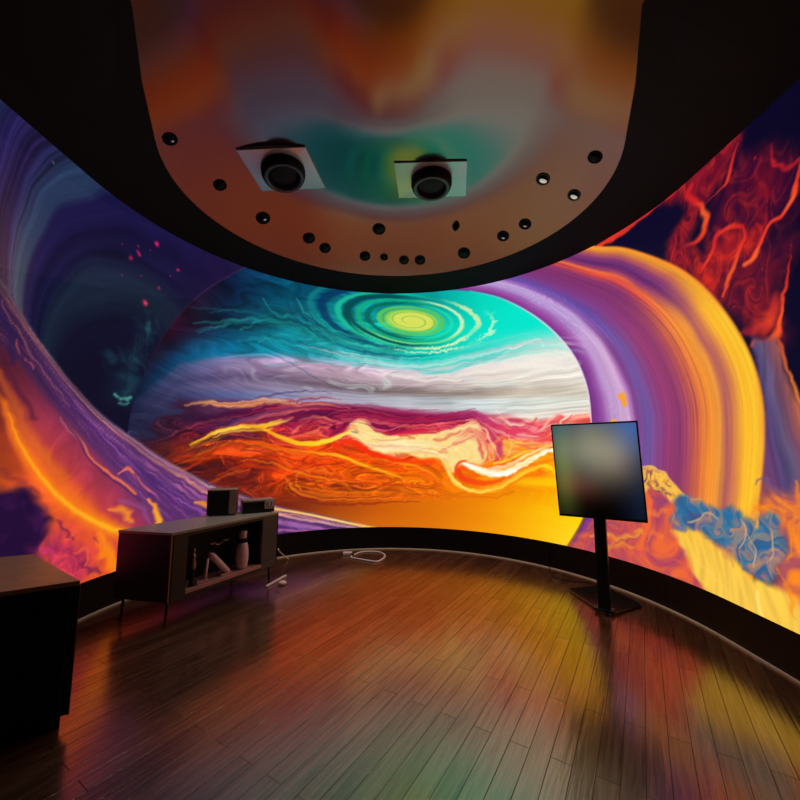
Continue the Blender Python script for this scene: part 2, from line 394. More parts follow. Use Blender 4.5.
    A = ramp(uu, [(0, (112, 50, 128)), (.06, (140, 66, 150)), (.10, (156, 100, 170)), (.14, (186, 145, 198)), (.25, (208, 170, 210)), (.28, (166, 106, 170)),
                  (.30, (128, 68, 138)), (.37, (112, 86, 160)), (.42, (130, 72, 136)), (.49, (150, 60, 114)), (.57, (142, 58, 106)), (.615, (166, 74, 96)),
                  (.66, (206, 98, 74)), (.735, (250, 148, 50)), (.785, (236, 150, 60)), (.83, (176, 92, 92)), (.87, (214, 128, 76)), (.92, (255, 186, 44)), (.975, (255, 196, 48)), (1, (236, 150, 50))])
    up = sst(2.15, 2.75, Z)[..., None]          # top of the arch: narrower gold, more violet
    T = ramp(uu, [(0, (96, 60, 150)), (.05, (150, 60, 150)), (.12, (156, 96, 174)), (.18, (178, 146, 206)), (.26, (190, 160, 212)), (.30, (146, 96, 178)), (.36, (100, 74, 162)), (.45, (126, 60, 132)),
                  (.56, (128, 50, 110)), (.66, (136, 54, 108)), (.715, (216, 72, 62)), (.75, (240, 110, 60)), (.775, (150, 60, 104)), (.83, (96, 40, 108)), (.88, (140, 62, 112)), (.92, (190, 96, 80)), (.965, (246, 160, 46)), (1, (240, 130, 44))])
    A = A + (T - A) * up
    oc = [(1.355,1.358)][0]; to = np.arctan2(Z - oc[1], S - oc[0]) / 2.2
    st = gnoise(u * 80, to * 3, 41) * .4 + gnoise(u * 30, to * 2, 43) * .4 + gnoise(u * 170, to * 5, 44) * .35
    A = A * (1 + .10 * st)[..., None] + (20 * st * sst(.5, .7, u))[..., None] * np.array([1, .55, .2])
    st2 = np.clip(gnoise(u * 130, to * 5, 47) - .25, 0, 1) * sst(.08, .16, u) * (1 - sst(.3, .45, u)) * (.35 + .65 * up[..., 0])
    A = A + st2[..., None] * np.array([95, 80, 90])
    dk = np.clip(gnoise(u * 75, to * 4, 49) - .1, 0, 1) * sst(.6, .64, u) * (1 - sst(.72, .78, u)) * sst(1.1, 1.5, Z)
    A = A + dk[..., None] * (np.array([120, 50, 95]) - A) * .9
    K.blend(arch, A)
    for q, c in (([(2.745,1.746,0.0353),(2.765,1.744,0.0450),(2.771,1.678,0.0350)], (250, 160, 45)), ([(2.637,1.529,0.0298),(2.657,1.528,0.0297)], (245, 170, 40))):
        K.stroke(q, c, .95, .5, 0, .015)
    # ---------- the banded planet
    body = K.inside([(-1.73,3.458),(-1.986,3.27),(-2.293,2.974),(-2.517,2.712),(-2.706,2.418),(-2.845,2.132),(-2.932,1.894),(-2.998,1.673),(-3.031,1.43),(-3.017,1.077),(-2.773,.798),(-1.817,.057),(.093,-.37),(1.776,-.095),(2.075,.225),(2.274,.557),(2.362,.811),(2.403,1.155),(2.415,1.55),(2.39,1.877),(2.274,2.209),(2.058,2.53),(1.769,2.832),(1.402,3.105),(1.016,3.274),(.416,3.361),(-.192,3.328),(-.865,3.578)], .012)
    hz = sst(1.72, 1.55, Z) * sst(.55, .95, Z)
    ms, mz = swirl(S, Z, .17, 1.1, 3.2, 201, 12)
    ms2, mz2 = swirl(ms, mz, .075, 2.4, 5.5, 203, 8)
    Sw = S + (ms2 - S) * (.06 + .94 * hz) * sst(-3.2, -2.0, S); Zw = Z + (mz2 - Z) * (.03 + .8 * hz) * sst(-3.2, -2.0, S)
    NL = [
     ([(-3.156,2.957),(-2.662,3.207),(-2.115,3.457),(-1.516,3.684),(-.872,3.855),(-.198,3.939),(.486,3.92),(1.158,3.798),(1.797,3.598),(2.505,3.299)], [(30,12,36),(30,12,38),(10,34,66),(8,66,104),(8,96,134),(10,120,160),(14,130,160),(20,190,190),(0,232,205),(0,232,205)]),
     ([(-3.114,2.525),(-2.63,2.786),(-2.092,3.056),(-1.496,3.199),(-.856,3.224),(-.191,3.23),(.482,3.189),(1.143,3.104),(1.775,2.988),(2.475,2.775)], [(36,10,30),(38,10,30),(12,24,54),(6,66,92),(8,106,122),(8,140,150),(8,160,155),(4,214,188),(0,236,205),(0,236,205)]),
     ([(-3.078,2.138),(-2.602,2.408),(-2.068,2.638),(-1.479,2.773),(-.846,2.835),(-.187,2.815),(.48,2.737),(1.136,2.739),(1.764,2.689),(2.463,2.567)], [(34,10,30),(34,10,32),(10,40,66),(6,86,102),(8,134,134),(6,176,166),(0,206,180),(0,226,200),(0,230,205),(60,232,210)]),
     ([(-3.034,1.668),(-2.58,2.112),(-2.049,2.303),(-1.465,2.427),(-.836,2.426),(-.182,2.394),(.478,2.348),(1.129,2.392),(1.754,2.405),(2.448,2.31)], [(14,22,46),(10,70,110),(8,112,150),(14,150,172),(40,168,178),(40,186,184),(0,205,182),(60,214,196),(170,230,214),(224,240,226)]),
     ([(-3.028,1.6),(-2.575,2.044),(-2.044,2.214),(-1.46,2.305),(-.833,2.295),(-.181,2.26),(.478,2.215),(1.126,2.265),(1.749,2.276),(2.441,2.197)], [(24,30,60),(62,76,120),(130,122,168),(186,152,188),(210,172,198),(220,190,208),(222,202,210),(236,222,218),(244,236,226),(240,232,222)]),
     ([(-3.022,1.532),(-2.57,1.975),(-2.04,2.136),(-1.456,2.208),(-.83,2.179),(-.18,2.14),(.477,2.096),(1.123,2.089),(1.742,2.089),(2.431,2.014)], [(28,32,62),(70,74,116),(126,106,150),(160,130,165),(176,146,165),(196,168,180),(206,186,190),(222,208,200),(236,226,214),(238,230,220)]),
     ([(-3.016,1.464),(-2.565,1.907),(-2.035,2.048),(-1.452,2.098),(-.827,2.037),(-.179,1.994),(.476,1.965),(1.12,1.926),(1.735,1.892),(2.42,1.832)], [(30,32,62),(62,62,104),(92,74,116),(106,84,112),(112,90,104),(120,102,106),(134,118,114),(164,148,136),(196,182,164),(216,206,188)]),
     ([(-3.01,1.397),(-2.56,1.838),(-2.029,1.949),(-1.447,1.99),(-.824,1.934),(-.178,1.902),(.476,1.874),(1.118,1.826),(1.731,1.789),(2.414,1.731)], [(32,32,64),(66,66,106),(120,104,142),(142,128,156),(160,154,176),(172,172,184),(184,190,196),(196,206,206),(216,222,212),(226,226,216)]),
     ([(-3.003,1.329),(-2.554,1.76),(-2.022,1.818),(-1.441,1.833),(-.822,1.844),(-.177,1.823),(.475,1.757),(1.116,1.727),(1.727,1.674),(2.406,1.591)], [(34,32,60),(52,52,92),(82,92,140),(130,136,180),(168,164,186),(182,178,194),(204,202,208),(206,214,214),(228,226,216),(240,214,200)]),
     ([(-2.996,1.244),(-2.548,1.683),(-2.017,1.73),(-1.438,1.75),(-.82,1.781),(-.176,1.732),(.475,1.666),(1.114,1.665),(1.724,1.583),(2.402,1.511)], [(48,26,46),(58,28,56),(104,50,84),(120,30,72),(112,20,66),(140,26,74),(150,24,78),(170,40,98),(230,110,112),(240,150,130)]),
     ([(-2.987,1.143),(-2.538,1.547),(-2.009,1.6),(-1.433,1.63),(-.817,1.667),(-.175,1.615),(.474,1.589),(1.112,1.554),(1.72,1.469),(2.397,1.431)], [(58,26,42),(50,20,48),(74,16,54),(112,18,56),(96,10,58),(112,10,62),(150,16,66),(176,30,90),(232,70,92),(226,80,70)]),
     ([(-2.981,1.075),(-2.53,1.431),(-2.002,1.47),(-1.427,1.488),(-.813,1.503),(-.173,1.485),(.474,1.486),(1.109,1.407),(1.716,1.356),(2.393,1.352)], [(66,26,34),(62,22,44),(84,18,50),(140,26,58),(150,26,64),(180,30,70),(204,30,66),(206,60,88),(228,80,88),(245,150,60)]),
     ([(-2.975,1.008),(-2.52,1.296),(-1.996,1.362),(-1.421,1.347),(-.81,1.377),(-.172,1.356),(.473,1.282),(1.106,1.237),(1.711,1.221),(2.387,1.253)], [(80,28,26),(86,28,30),(160,50,24),(190,40,40),(190,50,50),(230,120,80),(244,190,110),(240,150,90),(250,190,80),(255,180,40)]),
     ([(-2.968,.94),(-2.512,1.181),(-1.989,1.233),(-1.416,1.206),(-.806,1.228),(-.17,1.177),(.472,1.105),(1.102,1.044),(1.707,1.109),(2.383,1.174)], [(84,30,24),(100,30,24),(196,58,16),(236,72,14),(245,66,12),(250,64,10),(250,90,10),(250,90,10),(250,140,10),(255,160,20)]),
     ([(-2.961,.856),(-2.502,1.047),(-1.979,1.063),(-1.408,1.02),(-.801,1.005),(-.168,.949),(.471,.905),(1.098,.876),(1.7,.931),(2.374,1.016)], [(72,24,28),(78,24,28),(150,34,16),(216,60,12),(236,78,10),(242,96,8),(242,110,8),(248,132,6),(252,158,6),(255,190,10)]),
     ([(-2.953,.772),(-2.491,.895),(-1.97,.893),(-1.401,.835),(-.795,.785),(-.166,.749),(.47,.731),(1.095,.734),(1.695,.777),(2.365,.86)], [(60,20,30),(70,22,28),(98,26,22),(146,40,16),(190,66,12),(216,90,8),(228,108,8),(240,130,6),(250,160,4),(255,200,10)]),
     ([(-2.936,.572),(-2.475,.667),(-1.957,.65),(-1.391,.595),(-.789,.543),(-.164,.501),(.469,.485),(1.091,.498),(1.686,.536),(2.352,.627)], [(54,18,32),(66,22,30),(80,24,26),(112,34,20),(164,66,16),(204,92,12),(222,112,10),(240,138,8),(252,178,8),(255,222,14)]),
     ([(-2.914,.322),(-2.455,.385),(-1.942,.389),(-1.38,.311),(-.782,.256),(-.161,.207),(.467,.194),(1.085,.196),(1.675,.233),(2.335,.328)], [(54,18,32),(66,22,30),(90,34,28),(140,62,28),(190,96,22),(214,108,16),(226,120,14),(246,150,12),(255,186,16),(255,226,40)]),
    ]
    B = levels(Sw, Zw, None, NL)
    mid = sst(1.25, 1.45, Z) * sst(2.25, 2.05, Z)
    zc_ = Z - .05 * (S + .4) ** 2 * sst(-.4, -2.5, S); str_ = gnoise(S * 1.1 + .5 * w1, zc_ * 24 + .5 * w2, 51) * .6 + gnoise(S * 2 + .4 * w1, zc_ * 58 + .8 * w2, 52) * .55
    B = B * (1 + (.20 * mid)[..., None] * str_[..., None])
    hot = sst(1.62, 1.5, Z) * sst(.55, .8, Z) * sst(1.2, .2, S)
    sw = fbm(ms2 * 1.6, mz2 * 11, 4, 61)
    B = B * (1 + .34 * hot * sw)[..., None] + (hot * np.clip(sw, 0, 1) ** 2 * 46)[..., None] * np.array([1, .5, .0])
    # shreds of white and lilac cloud at the edge of the teal
    cl = np.clip(fbm(ms * 2.0, mz * 10, 5, 71) - .02, 0, 1) * sst(1.92, 2.05, Z) * sst(2.36, 2.1, Z) * sst(-2.6, -.8, S)
    B = B + (np.array([205, 220, 215]) - B) * np.clip(cl * .75, 0, .8)[..., None]
    tl = np.clip(fbm(ms * 1.6, mz * 6, 4, 75), -1, 1) * sst(2.1, 2.3, Z) * sst(1.0, -.3, S)
    B = B * (1 + .34 * tl)[..., None]
    rosy = sst(1.22, 1.32, Zw) * sst(1.66, 1.56, Zw)
    rz_ = fbm(ms2 * 1.8, mz2 * 9, 4, 65)
    B = B + (rosy * np.clip(rz_ - .05, 0, 1) * 150)[..., None] * np.array([1, .5, .35]) * sst(-2.8, -1.2, S)[..., None]
    K.blend(body, B)
    inb = body
    K2 = K.C.copy()
    # vortex
    o = [(.227,2.94,0.0136)][0]; dx = (S - o[0]) * 1.17; dz = (Z - o[1]) * 1.13; dz = dz + .12 * dx
    for (rx, rz, offx, col, w, op, a0, a1) in (
        (1.52, .60, -.22, (6, 60, 96), .10, .5, 2.0, 4.6), (1.36, .54, -.20, (20, 130, 140), .05, .6, 1.8, 5.0), (1.22, .47, -.16, (6, 44, 92), .10, .75, 2.0, 4.5),
        (1.02, .41, -.12, (30, 190, 150), .07, .85, 1.4, 5.3), (.90, .36, -.10, (4, 70, 74), .13, .9, 1.6, 4.9), (.76, .315, -.06, (20, 176, 120), .09, .8, 1.0, 5.4),
        (.64, .27, -.04, (6, 96, 80), .11, .8, 1.7, 5.0), (.50, .215, .0, (90, 200, 96), .12, .9, 0., 6.3)):
        r = np.hypot((dx - offx) / rx, dz / rz) + .02 * w1 + .012 * f1
        ph = np.mod(np.arctan2(dz / rz, (dx - offx) / rx), 6.2832)
        c = (1 - sst(.3, 1, np.abs(r - 1) / w)) * op * sst(a0 - .6, a0 + .3, ph + 1e-3) * sst(a1 + .6, a1 - .3, ph) * inb
        K.blend(c, col)
    r = np.hypot((dx - .0) / .47, dz / .20) + .03 * w1
    K.blend((1 - sst(.75, 1.1, r)) * inb, (150, 214, 84))
    yl = np.hypot((dx - .03) / .40, dz / .165) + .05 * f1
    K.blend((1 - sst(.7, 1.02, yl)) * .9 * inb, (222, 226, 92))
    sp = np.mod(r * 3.2 + np.arctan2(dz, dx * .45) / 6.2832, 1.0)
    K.blend((1 - sst(.0, .16, np.abs(sp - .5))) * (1 - sst(.9, 1.2, r)) * sst(.15, .4, r) * .5 * inb, (70, 160, 70))
    wht = (214, 244, 190)
    for (rx, rz, offx, w, a0, a1, op, col, rag) in ((.62, .26, .02, .07, 4.5, 7.5, .7, (40, 226, 170), .04), (.84, .345, -.02, .05, 3.9, 6.2, .9, (120, 226, 130), .05), (.80, .33, .0, .055, 5.6, 7.6, .9, wht, .10),
                                        (1.0, .41, .0, .045, 3.7, 5.2, .9, (60, 214, 150), .08), (.98, .41, .02, .055, 4.7, 5.9, .95, wht, .30), (1.0, .40, .02, .06, 6.0, 7.2, .85, (226, 240, 170), .16),
                                        (1.13, .47, .02, .04, 4.4, 5.5, .95, wht, .40), (1.2, .47, .05, .04, 5.7, 6.5, .8, (226, 250, 200), .4)):
        r = np.hypot((dx - offx) / rx, dz / rz) + .02 * w1 + rag * .16 * f1 + rag * .10 * gnoise(S * 34, Z * 34, 81)
        ph = np.mod(np.arctan2(dz / rz, (dx - offx) / rx), 6.2832); ph = np.where(ph < a0 - .8, ph + 6.2832, ph)
        c = (1 - sst(.35, 1, np.abs(r - 1) / w)) * op * sst(a0 - .35, a0 + .35, ph) * sst(a1 + .35, a1 - .35, ph) * inb
        K.blend(c, col)
    # teal curls on the left
    for q in ([(-1.949,2.575,0.0174),(-1.698,2.775,0.0304),(-1.355,2.797,0.0379),(-1.074,2.687,0.0258),(-.941,2.494,0.0194)], [(-1.766,2.437,0.0118),(-1.473,2.624,0.0248),(-1.223,2.589,0.0304),(-.991,2.463,0.0193)], [(-1.708,2.993,0.0184),(-1.545,2.884,0.0249),(-1.232,2.87,0.0385),(-.841,2.636,0.0262)], [(-1.218,2.462,0.0189),(-.839,2.557,0.0326),(-.552,2.5,0.0265),(-.29,2.567,0.0201)]):
        K.stroke(q, (30, 176, 170), .4, 1, .04, .03)
    for q in ([(-1.24,3.103,0.0259),(-1.171,2.92,0.0387),(-.843,2.702,0.0393),(-.316,2.539,0.0267)], [(-1.421,3.192,0.0256),(-1.361,2.949,0.0381),(-1.101,2.735,0.0322)]):
        K.stroke(q, (4, 60, 100), .4, 1, .02, .02)
    for q in ([(-.549,2.327,0.0197),(-.183,2.435,0.0334),(.214,2.301,0.0266),(.609,2.236,0.0394),(1,2.341,0.0322),(1.383,2.425,0.0251)], [(.346,2.219,0.0198),(.739,2.23,0.0326),(1.128,2.354,0.0256),(1.382,2.375,0.0188)]):
        K.stroke(q, (30, 200, 186), .65, 1, .03, .02)
    for q in ([(1.127,2.278,0.0191),(1.509,2.432,0.0371),(1.83,2.497,0.0239),(1.923,2.421,0.0176)], [(1.38,2.301,0.0249),(1.751,2.323,0.0359),(2.106,2.306,0.0341),(2.241,2.237,0.0222)], [(.608,2.157,0.0262),(1.125,2.202,0.0508),(1.625,2.222,0.0484),(2.212,2.112,0.0332)], [(-.181,2.247,0.0199),(.346,2.139,0.0330),(.867,2.118,0.0258)]):
        K.stroke(q, (246, 240, 226), .55, 1, .03, .02)
    # crimson flow
    M1, M2, M3 = (132, 14, 66), (192, 30, 72), (232, 60, 90)
    CR, YE, WH = (250, 214, 140), (255, 206, 44), (255, 255, 244)
    K.stroke([(-2.506,1.667,0.0151),(-2.29,1.727,0.0315),(-2.071,1.715,0.0437),(-1.79,1.737,0.0400),(-1.606,1.797,0.0235)], [(150, 96, 84), (232, 160, 100), (240, 170, 90), (214, 110, 80)], .9, .9, .01, .02)
    K.stroke([(-2.496,1.53,0.0500),(-2.174,1.59,0.0534),(-1.843,1.654,0.0452),(-1.498,1.77,0.0476),(-1.295,1.831,0.0366)], [(50, 18, 50), (72, 16, 56), (110, 20, 60)], .8, 1, .01, .02)
    K.stroke([(-2.089,1.446,0.0162),(-1.895,1.562,0.0279),(-1.645,1.609,0.0232),(-1.374,1.657,0.0241),(-1.195,1.764,0.0246),(-.972,1.8,0.0188),(-.82,1.794,0.0127)], [(120, 60, 110), (190, 90, 100), (222, 96, 84), (240, 150, 110), (250, 180, 120)], .85, .9, .01, .015)
    K.stroke([(-2.058,1.479,0.0163),(-1.917,1.55,0.0278),(-1.806,1.6,0.0170)], (70, 40, 120), .7, 1, 0, .02)
    K.stroke([(-1.25,1.59,0.0486),(-.946,1.75,0.0503),(-.628,1.749,0.0513),(-.37,1.729,0.0648),(.02,1.642,0.0651),(.345,1.602,0.0583),(.668,1.65,0.0513),(.925,1.696,0.0506),(1.114,1.665,0.0561),(1.223,1.503,0.0613),(1.269,1.358,0.0547),(1.353,1.275,0.0360)], [(120, 20, 60), (104, 12, 58), (100, 8, 60), (120, 12, 62), (130, 10, 62), (160, 18, 76), (165, 40, 100), (190, 50, 110), (210, 50, 100)], .8, .9, .008, .01)
    K.stroke([(-.811,1.402,0.0376),(-.661,1.505,0.0508),(-.562,1.609,0.0513),(-.408,1.663,0.0517)], [(150, 24, 66), (96, 8, 60), (104, 10, 62)], .8, 1, 0, .01)
    K.stroke([(-1.184,1.446,0.0487),(-.965,1.549,0.0623),(-.765,1.579,0.0506)], (186, 40, 62), .7, 1, .02, .03)
    for q in ([(-1.28,1.42,0.0181),(-1.21,1.494,0.0243),(-1.066,1.596,0.0186)], [(-1.11,1.435,0.0184),(-1.012,1.449,0.0309),(-.939,1.5,0.0187)], [(-.964,1.524,0.0125),(-.863,1.502,0.0251),(-.789,1.528,0.0126)]):
        K.stroke(q, (240, 110, 80), .75, 1, 0, .015)
    K.stroke([(-.277,1.484,0.0387),(-.044,1.434,0.0388),(.28,1.486,0.0388),(.603,1.511,0.0384),(.885,1.558,0.0316)], [M2, (206, 34, 62), M2, (214, 40, 70)], .75, 1, .01, .01)
    K.stroke([(-.561,1.558,0.0128),(-.472,1.617,0.0154),(-.356,1.612,0.0155),(-.251,1.51,0.0181),(-.122,1.472,0.0181),(.034,1.512,0.0155),(.189,1.564,0.0130)], [(250, 190, 140), (240, 130, 130), (226, 90, 110), (214, 60, 90)], .85, .8, 0, .006)
    # cream mass
    cm = K.inside([(-.609,1.43),(-.535,1.558),(-.433,1.611),(-.329,1.561),(-.225,1.459),(-.018,1.421),(.345,1.409),(.705,1.485),(.936,1.557),(1.062,1.58),(1.158,1.358),(1.203,1.166),(1.102,1.068),(.978,1.089),(.827,1.037),(.75,.961),(.676,1.083),(.6,1.132),(.318,1.129),(.138,1.204),(-.093,1.178),(-.274,1.228),(-.455,1.355)], .02, True, .012, .014)
    cn = np.clip(.5 + .6 * fbm(S * 7 + 2 * w1, Z * 12 + 2 * w2, 4, 91), 0, 1)[..., None]
    K.blend(cm, np.array([248, 206, 128]) * (1 - cn) + np.array([252, 232, 150]) * cn)
    for q, c in (([(-.585,1.506,0.0383),(-.509,1.52,0.0512),(-.456,1.457,0.0384)], (232, 130, 90)), ([(.086,1.396,0.0194),(.164,1.409,0.0323),(.267,1.384,0.0193)], (214, 100, 70)), ([(.525,1.358,0.0255),(.627,1.359,0.0509),(.73,1.409,0.0380),(.884,1.471,0.0252)], (226, 112, 84)), ([(.575,1.207,0.0254),(.652,1.22,0.0506),(.702,1.196,0.0252)], (224, 116, 96)),
                 ([(.792,1.309,0.0503),(.958,1.408,0.0875),(1.083,1.358,0.0741),(1.13,1.213,0.0612)], (238, 140, 104)), ([(.985,1.482,0.0500),(1.059,1.407,0.0496),(1.106,1.261,0.0491),(1.153,1.141,0.0366)], (226, 84, 78)), ([(-.533,1.469,0.0128),(-.482,1.444,0.0192)], (110, 110, 110))):
        K.stroke(q, c, .75, 1, .01, .03)
    K.stroke([(.936,1.607,0.0126),(1.063,1.592,0.0175),(1.123,1.48,0.0173),(1.182,1.31,0.0196),(1.227,1.119,0.0169)], [(246, 150, 130), (250, 170, 130), (250, 200, 140)], .8, .8, 0, .006)
    # pink and rose right of it
    K.stroke([(1.164,1.626,0.0495),(1.31,1.501,0.0608),(1.418,1.428,0.0600),(1.6,1.449,0.0705),(1.833,1.356,0.0568),(1.973,1.398,0.0446)], [(186, 60, 110), (214, 60, 100), (226, 70, 96), (240, 70, 100), (240, 76, 90), (236, 80, 70)], .85, .9, .015, .02)
    K.stroke([(1.331,1.358,0.0604),(1.351,1.216,0.0719),(1.3,1.109,0.0360)], [(214, 50, 110), (204, 60, 100), (220, 80, 80)], .9, .8, 0, .02)
    K.stroke([(1.281,1.334,0.0242),(1.38,1.381,0.0361),(1.453,1.357,0.0238)], (240, 130, 60), .8, 1, 0, .02)
    K.stroke([(1.455,1.428,0.0143),(1.487,1.311,0.0190),(1.473,1.218,0.0189),(1.397,1.123,0.0166)], (252, 190, 110), .85, .8, 0, .01)
    for q in ([(1.409,1.547,0.0241),(1.603,1.541,0.0354),(1.748,1.605,0.0232),(1.844,1.634,0.0115)], [(1.647,1.425,0.0175),(1.837,1.467,0.0285),(1.958,1.573,0.0225),(2.029,1.635,0.0111)], [(1.927,1.399,0.0224),(2.023,1.483,0.0333),(2.095,1.567,0.0220),(2.187,1.604,0.0109)]):
        K.stroke(q, [(246, 150, 130), (250, 200, 170), (250, 210, 180)], .75, 1, .01, .02)
    for q in ([(1.601,1.495,0.0177),(1.722,1.537,0.0290),(1.796,1.602,0.0173)], [(1.833,1.356,0.0170),(1.976,1.463,0.0335),(2.072,1.568,0.0221),(2.119,1.608,0.0110)], [(2.021,1.44,0.0133),(2.14,1.564,0.0218),(2.209,1.603,0.0108)]):
        K.stroke(q, (226, 64, 66), .75, 1, .01, .02)
    K.stroke([(1.497,1.241,0.0177),(1.618,1.277,0.0291),(1.735,1.244,0.0229),(1.83,1.289,0.0227),(1.945,1.29,0.0223),(2.062,1.354,0.0329)], [(250, 150, 60), (244, 110, 60), (252, 190, 60), (255, 200, 60)], .8, .9, .01, .02)
    # yellow and white crests
    K.stroke([(-2.417,1.277,0.0101),(-2.266,1.358,0.0260),(-2.089,1.446,0.0323),(-1.891,1.485,0.0390),(-1.64,1.505,0.0463),(-1.477,1.534,0.0355),(-1.287,1.613,0.0242)], [(150, 80, 40), (210, 120, 40), (240, 140, 30), (255, 200, 30), (255, 206, 40), (250, 190, 70), (240, 150, 90)], .95, .8, .008, .012)
    K.stroke([(-1.639,1.482,0.0231),(-1.423,1.382,0.0355),(-1.228,1.313,0.0422),(-1.032,1.301,0.0430),(-.834,1.34,0.0437),(-.685,1.404,0.0379),(-.559,1.456,0.0255)], [(255, 160, 20), (255, 180, 20), (255, 206, 20), (255, 216, 40), (255, 226, 110)], .95, .7, 0, .006)
    K.stroke([(-2.355,1.277,0.0153),(-2.19,1.338,0.0263),(-1.975,1.384,0.0274)], (40, 18, 40), .8, 1, .0, .02)
    K.stroke([(-1.905,1.32,0.0442),(-1.631,1.299,0.0690),(-1.357,1.229,0.0593),(-1.054,1.204,0.0489),(-.805,1.166,0.0373)], [(240, 84, 14), (250, 96, 10), (255, 110, 10), (255, 130, 14)], .8, 1, .01, .015)
    K.stroke([(-.745,1.278,0.0627),(-.556,1.329,0.0761),(-.35,1.228,0.0765),(-.106,1.127,0.0639),(.216,1.077,0.0510),(.523,1.081,0.0506)], [(235, 50, 14), (246, 44, 10), (250, 50, 12), (252, 74, 10)], .9, .9, .0, .01)
    K.stroke([(-1.297,1.229,0.0143),(-.992,1.191,0.0246),(-.679,1.153,0.0301),(-.424,1.051,0.0303),(-.104,.949,0.0305),(.114,.875,0.0253),(.241,.776,0.0177)], [(250, 120, 14), (255, 150, 20), (255, 190, 30), (255, 180, 24), (250, 160, 20), (240, 110, 12)], .95, .8, 0, .008)
    K.stroke([(.087,1.051,0.0191),(.318,1.028,0.0254),(.471,.93,0.0277),(.597,.809,0.0187)], [(255, 140, 20), (255, 160, 20), (250, 120, 10)], .8, .9, 0, .01)
    K.stroke([(.6,1.132,0.0202),(.675,1.058,0.0377),(.725,.936,0.0374),(.799,.816,0.0371),(.972,.751,0.0317),(1.218,.753,0.0311),(1.413,.835,0.0306),(1.632,.994,0.0300),(1.821,1.07,0.0315),(1.913,1.073,0.0289),(1.979,1.023,0.0264),(2.02,.931,0.0163)], [(252, 220, 130), (252, 214, 90), (255, 206, 40), (255, 206, 30), (255, 214, 30), (255, 220, 20), (255, 220, 20), (255, 200, 10)], .95, .7, 0, .008)
    K.stroke([(.826,.988,0.0373),(.875,.891,0.0617),(1.024,.849,0.0610),(1.22,.847,0.0540),(1.44,.917,0.0470),(1.633,1.017,0.0461),(1.881,1.115,0.0335),(2.008,1.162,0.0220)], [(240, 60, 20), (246, 70, 14), (250, 90, 10), (250, 110, 8), (250, 130, 10), (252, 140, 14)], .95, .8, 0, .008)
    K.stroke([(.8,.913,0.0186),(.801,1.012,0.0299),(.853,1.086,0.0274),(.928,1.1,0.0198)], (244, 70, 26), .9, .8, 0, .006)
    K.stroke([(.903,1.063,0.0248),(1.002,1.029,0.0492),(1.15,.974,0.0509),(1.32,.957,0.0477),(1.49,.999,0.0469),(1.612,1.084,0.0394),(1.779,1.167,0.0364),(1.92,1.236,0.0290),(2.012,1.258,0.0220)], [(255, 250, 236), WH, WH, WH, WH, (255, 252, 220), (255, 250, 220)], 1, .6, .0, .016, rag=.25)
    K.stroke([(1.275,1.073,0.0192),(1.446,1.124,0.0237),(1.616,1.208,0.0233),(1.759,1.244,0.0171)], (255, 214, 70), .85, .9, 0, .01)
    # curls in the orange
    for q, c in (([(-1.16,.753,0.0238),(-1.213,.873,0.0238),(-1.143,.965,0.0288),(-.949,.984,0.0294),(-.749,.931,0.0248)], (255, 140, 30)), ([(-1.042,.818,0.0241),(-.847,.884,0.0369),(-.622,.805,0.0298),(-.52,.729,0.0199)], (255, 130, 20)), ([(-2.046,1.086,0.0150),(-2.073,1.171,0.0214),(-1.945,1.233,0.0219),(-1.762,1.165,0.0225)], (226, 80, 30)),
                 ([(-1.289,.993,0.0237),(-1.049,1.059,0.0316),(-.8,.981,0.0247)], (190, 36, 14)), ([(-1.333,.901,0.0235),(-1.208,.755,0.0285),(-.988,.649,0.0241),(-.668,.635,0.0172)], (255, 130, 30)), ([(-1.893,1.102,0.0220),(-1.734,1.053,0.0337),(-1.526,1.024,0.0231)], (150, 24, 16)), ([(-.167,.824,0.0189),(.037,.799,0.0303),(.343,.753,0.0252),(.596,.71,0.0174)], (214, 76, 10)),
                 ([(-.61,.854,0.0187),(-.294,.8,0.0302),(.089,.724,0.0252)], (210, 70, 8)), ([(-1.806,1.144,0.0167),(-1.627,1.208,0.0229),(-1.389,1.136,0.0283),(-1.266,1.039,0.0167)], (250, 110, 20)), ([(.596,.686,0.0174),(.872,.662,0.0245),(1.216,.683,0.0191),(1.507,.762,0.0139)], (226, 104, 6)), ([(-2.247,1.053,0.0206),(-2.028,.959,0.0321),(-1.747,.856,0.0334),(-1.46,.838,0.0231)], (110, 24, 20)),
                 ([(-2.306,1.156,0.0205),(-2.045,1.255,0.0259),(-1.824,1.276,0.0223)], (190, 60, 22)), ([(-2.795,1.064,0.0184),(-2.562,1.182,0.0292),(-2.313,1.277,0.0205)], (110, 36, 40)), ([(-2.692,.967,0.0188),(-2.453,1.064,0.0297),(-2.199,1.133,0.0209)], (126, 40, 30))):
        K.stroke(q, c, .6, 1, .025, .03)
    ob = [(255, 140, 20), (250, 104, 14), (236, 76, 20), (196, 40, 14), (120, 22, 20), (90, 18, 24)]
    K.strands([(-2.602,1.053,0.0096),(-2.308,1.196,0.0103),(-1.972,1.319,0.0109),(-1.63,1.276,0.0115),(-1.296,1.205,0.0119),(-.804,1.129,0.0124)], 26, .10, ob, .42, 1.1, 1)
    K.strands([(-2.291,.936,0.0102),(-1.871,1.102,0.0110),(-1.528,1.07,0.0116),(-1.167,.942,0.0120),(-.672,.831,0.0124),(-.039,.799,0.0126),(.597,.76,0.0125)], 34, .14, ob, .40, 1.1, 2)
    K.strands([(-1.214,.92,0.0119),(-1.282,.806,0.0118),(-1.11,.679,0.0119),(-.667,.61,0.0123),(.089,.625,0.0126),(.847,.648,0.0123)], 18, .06, ob, .5, 1.0, 3)
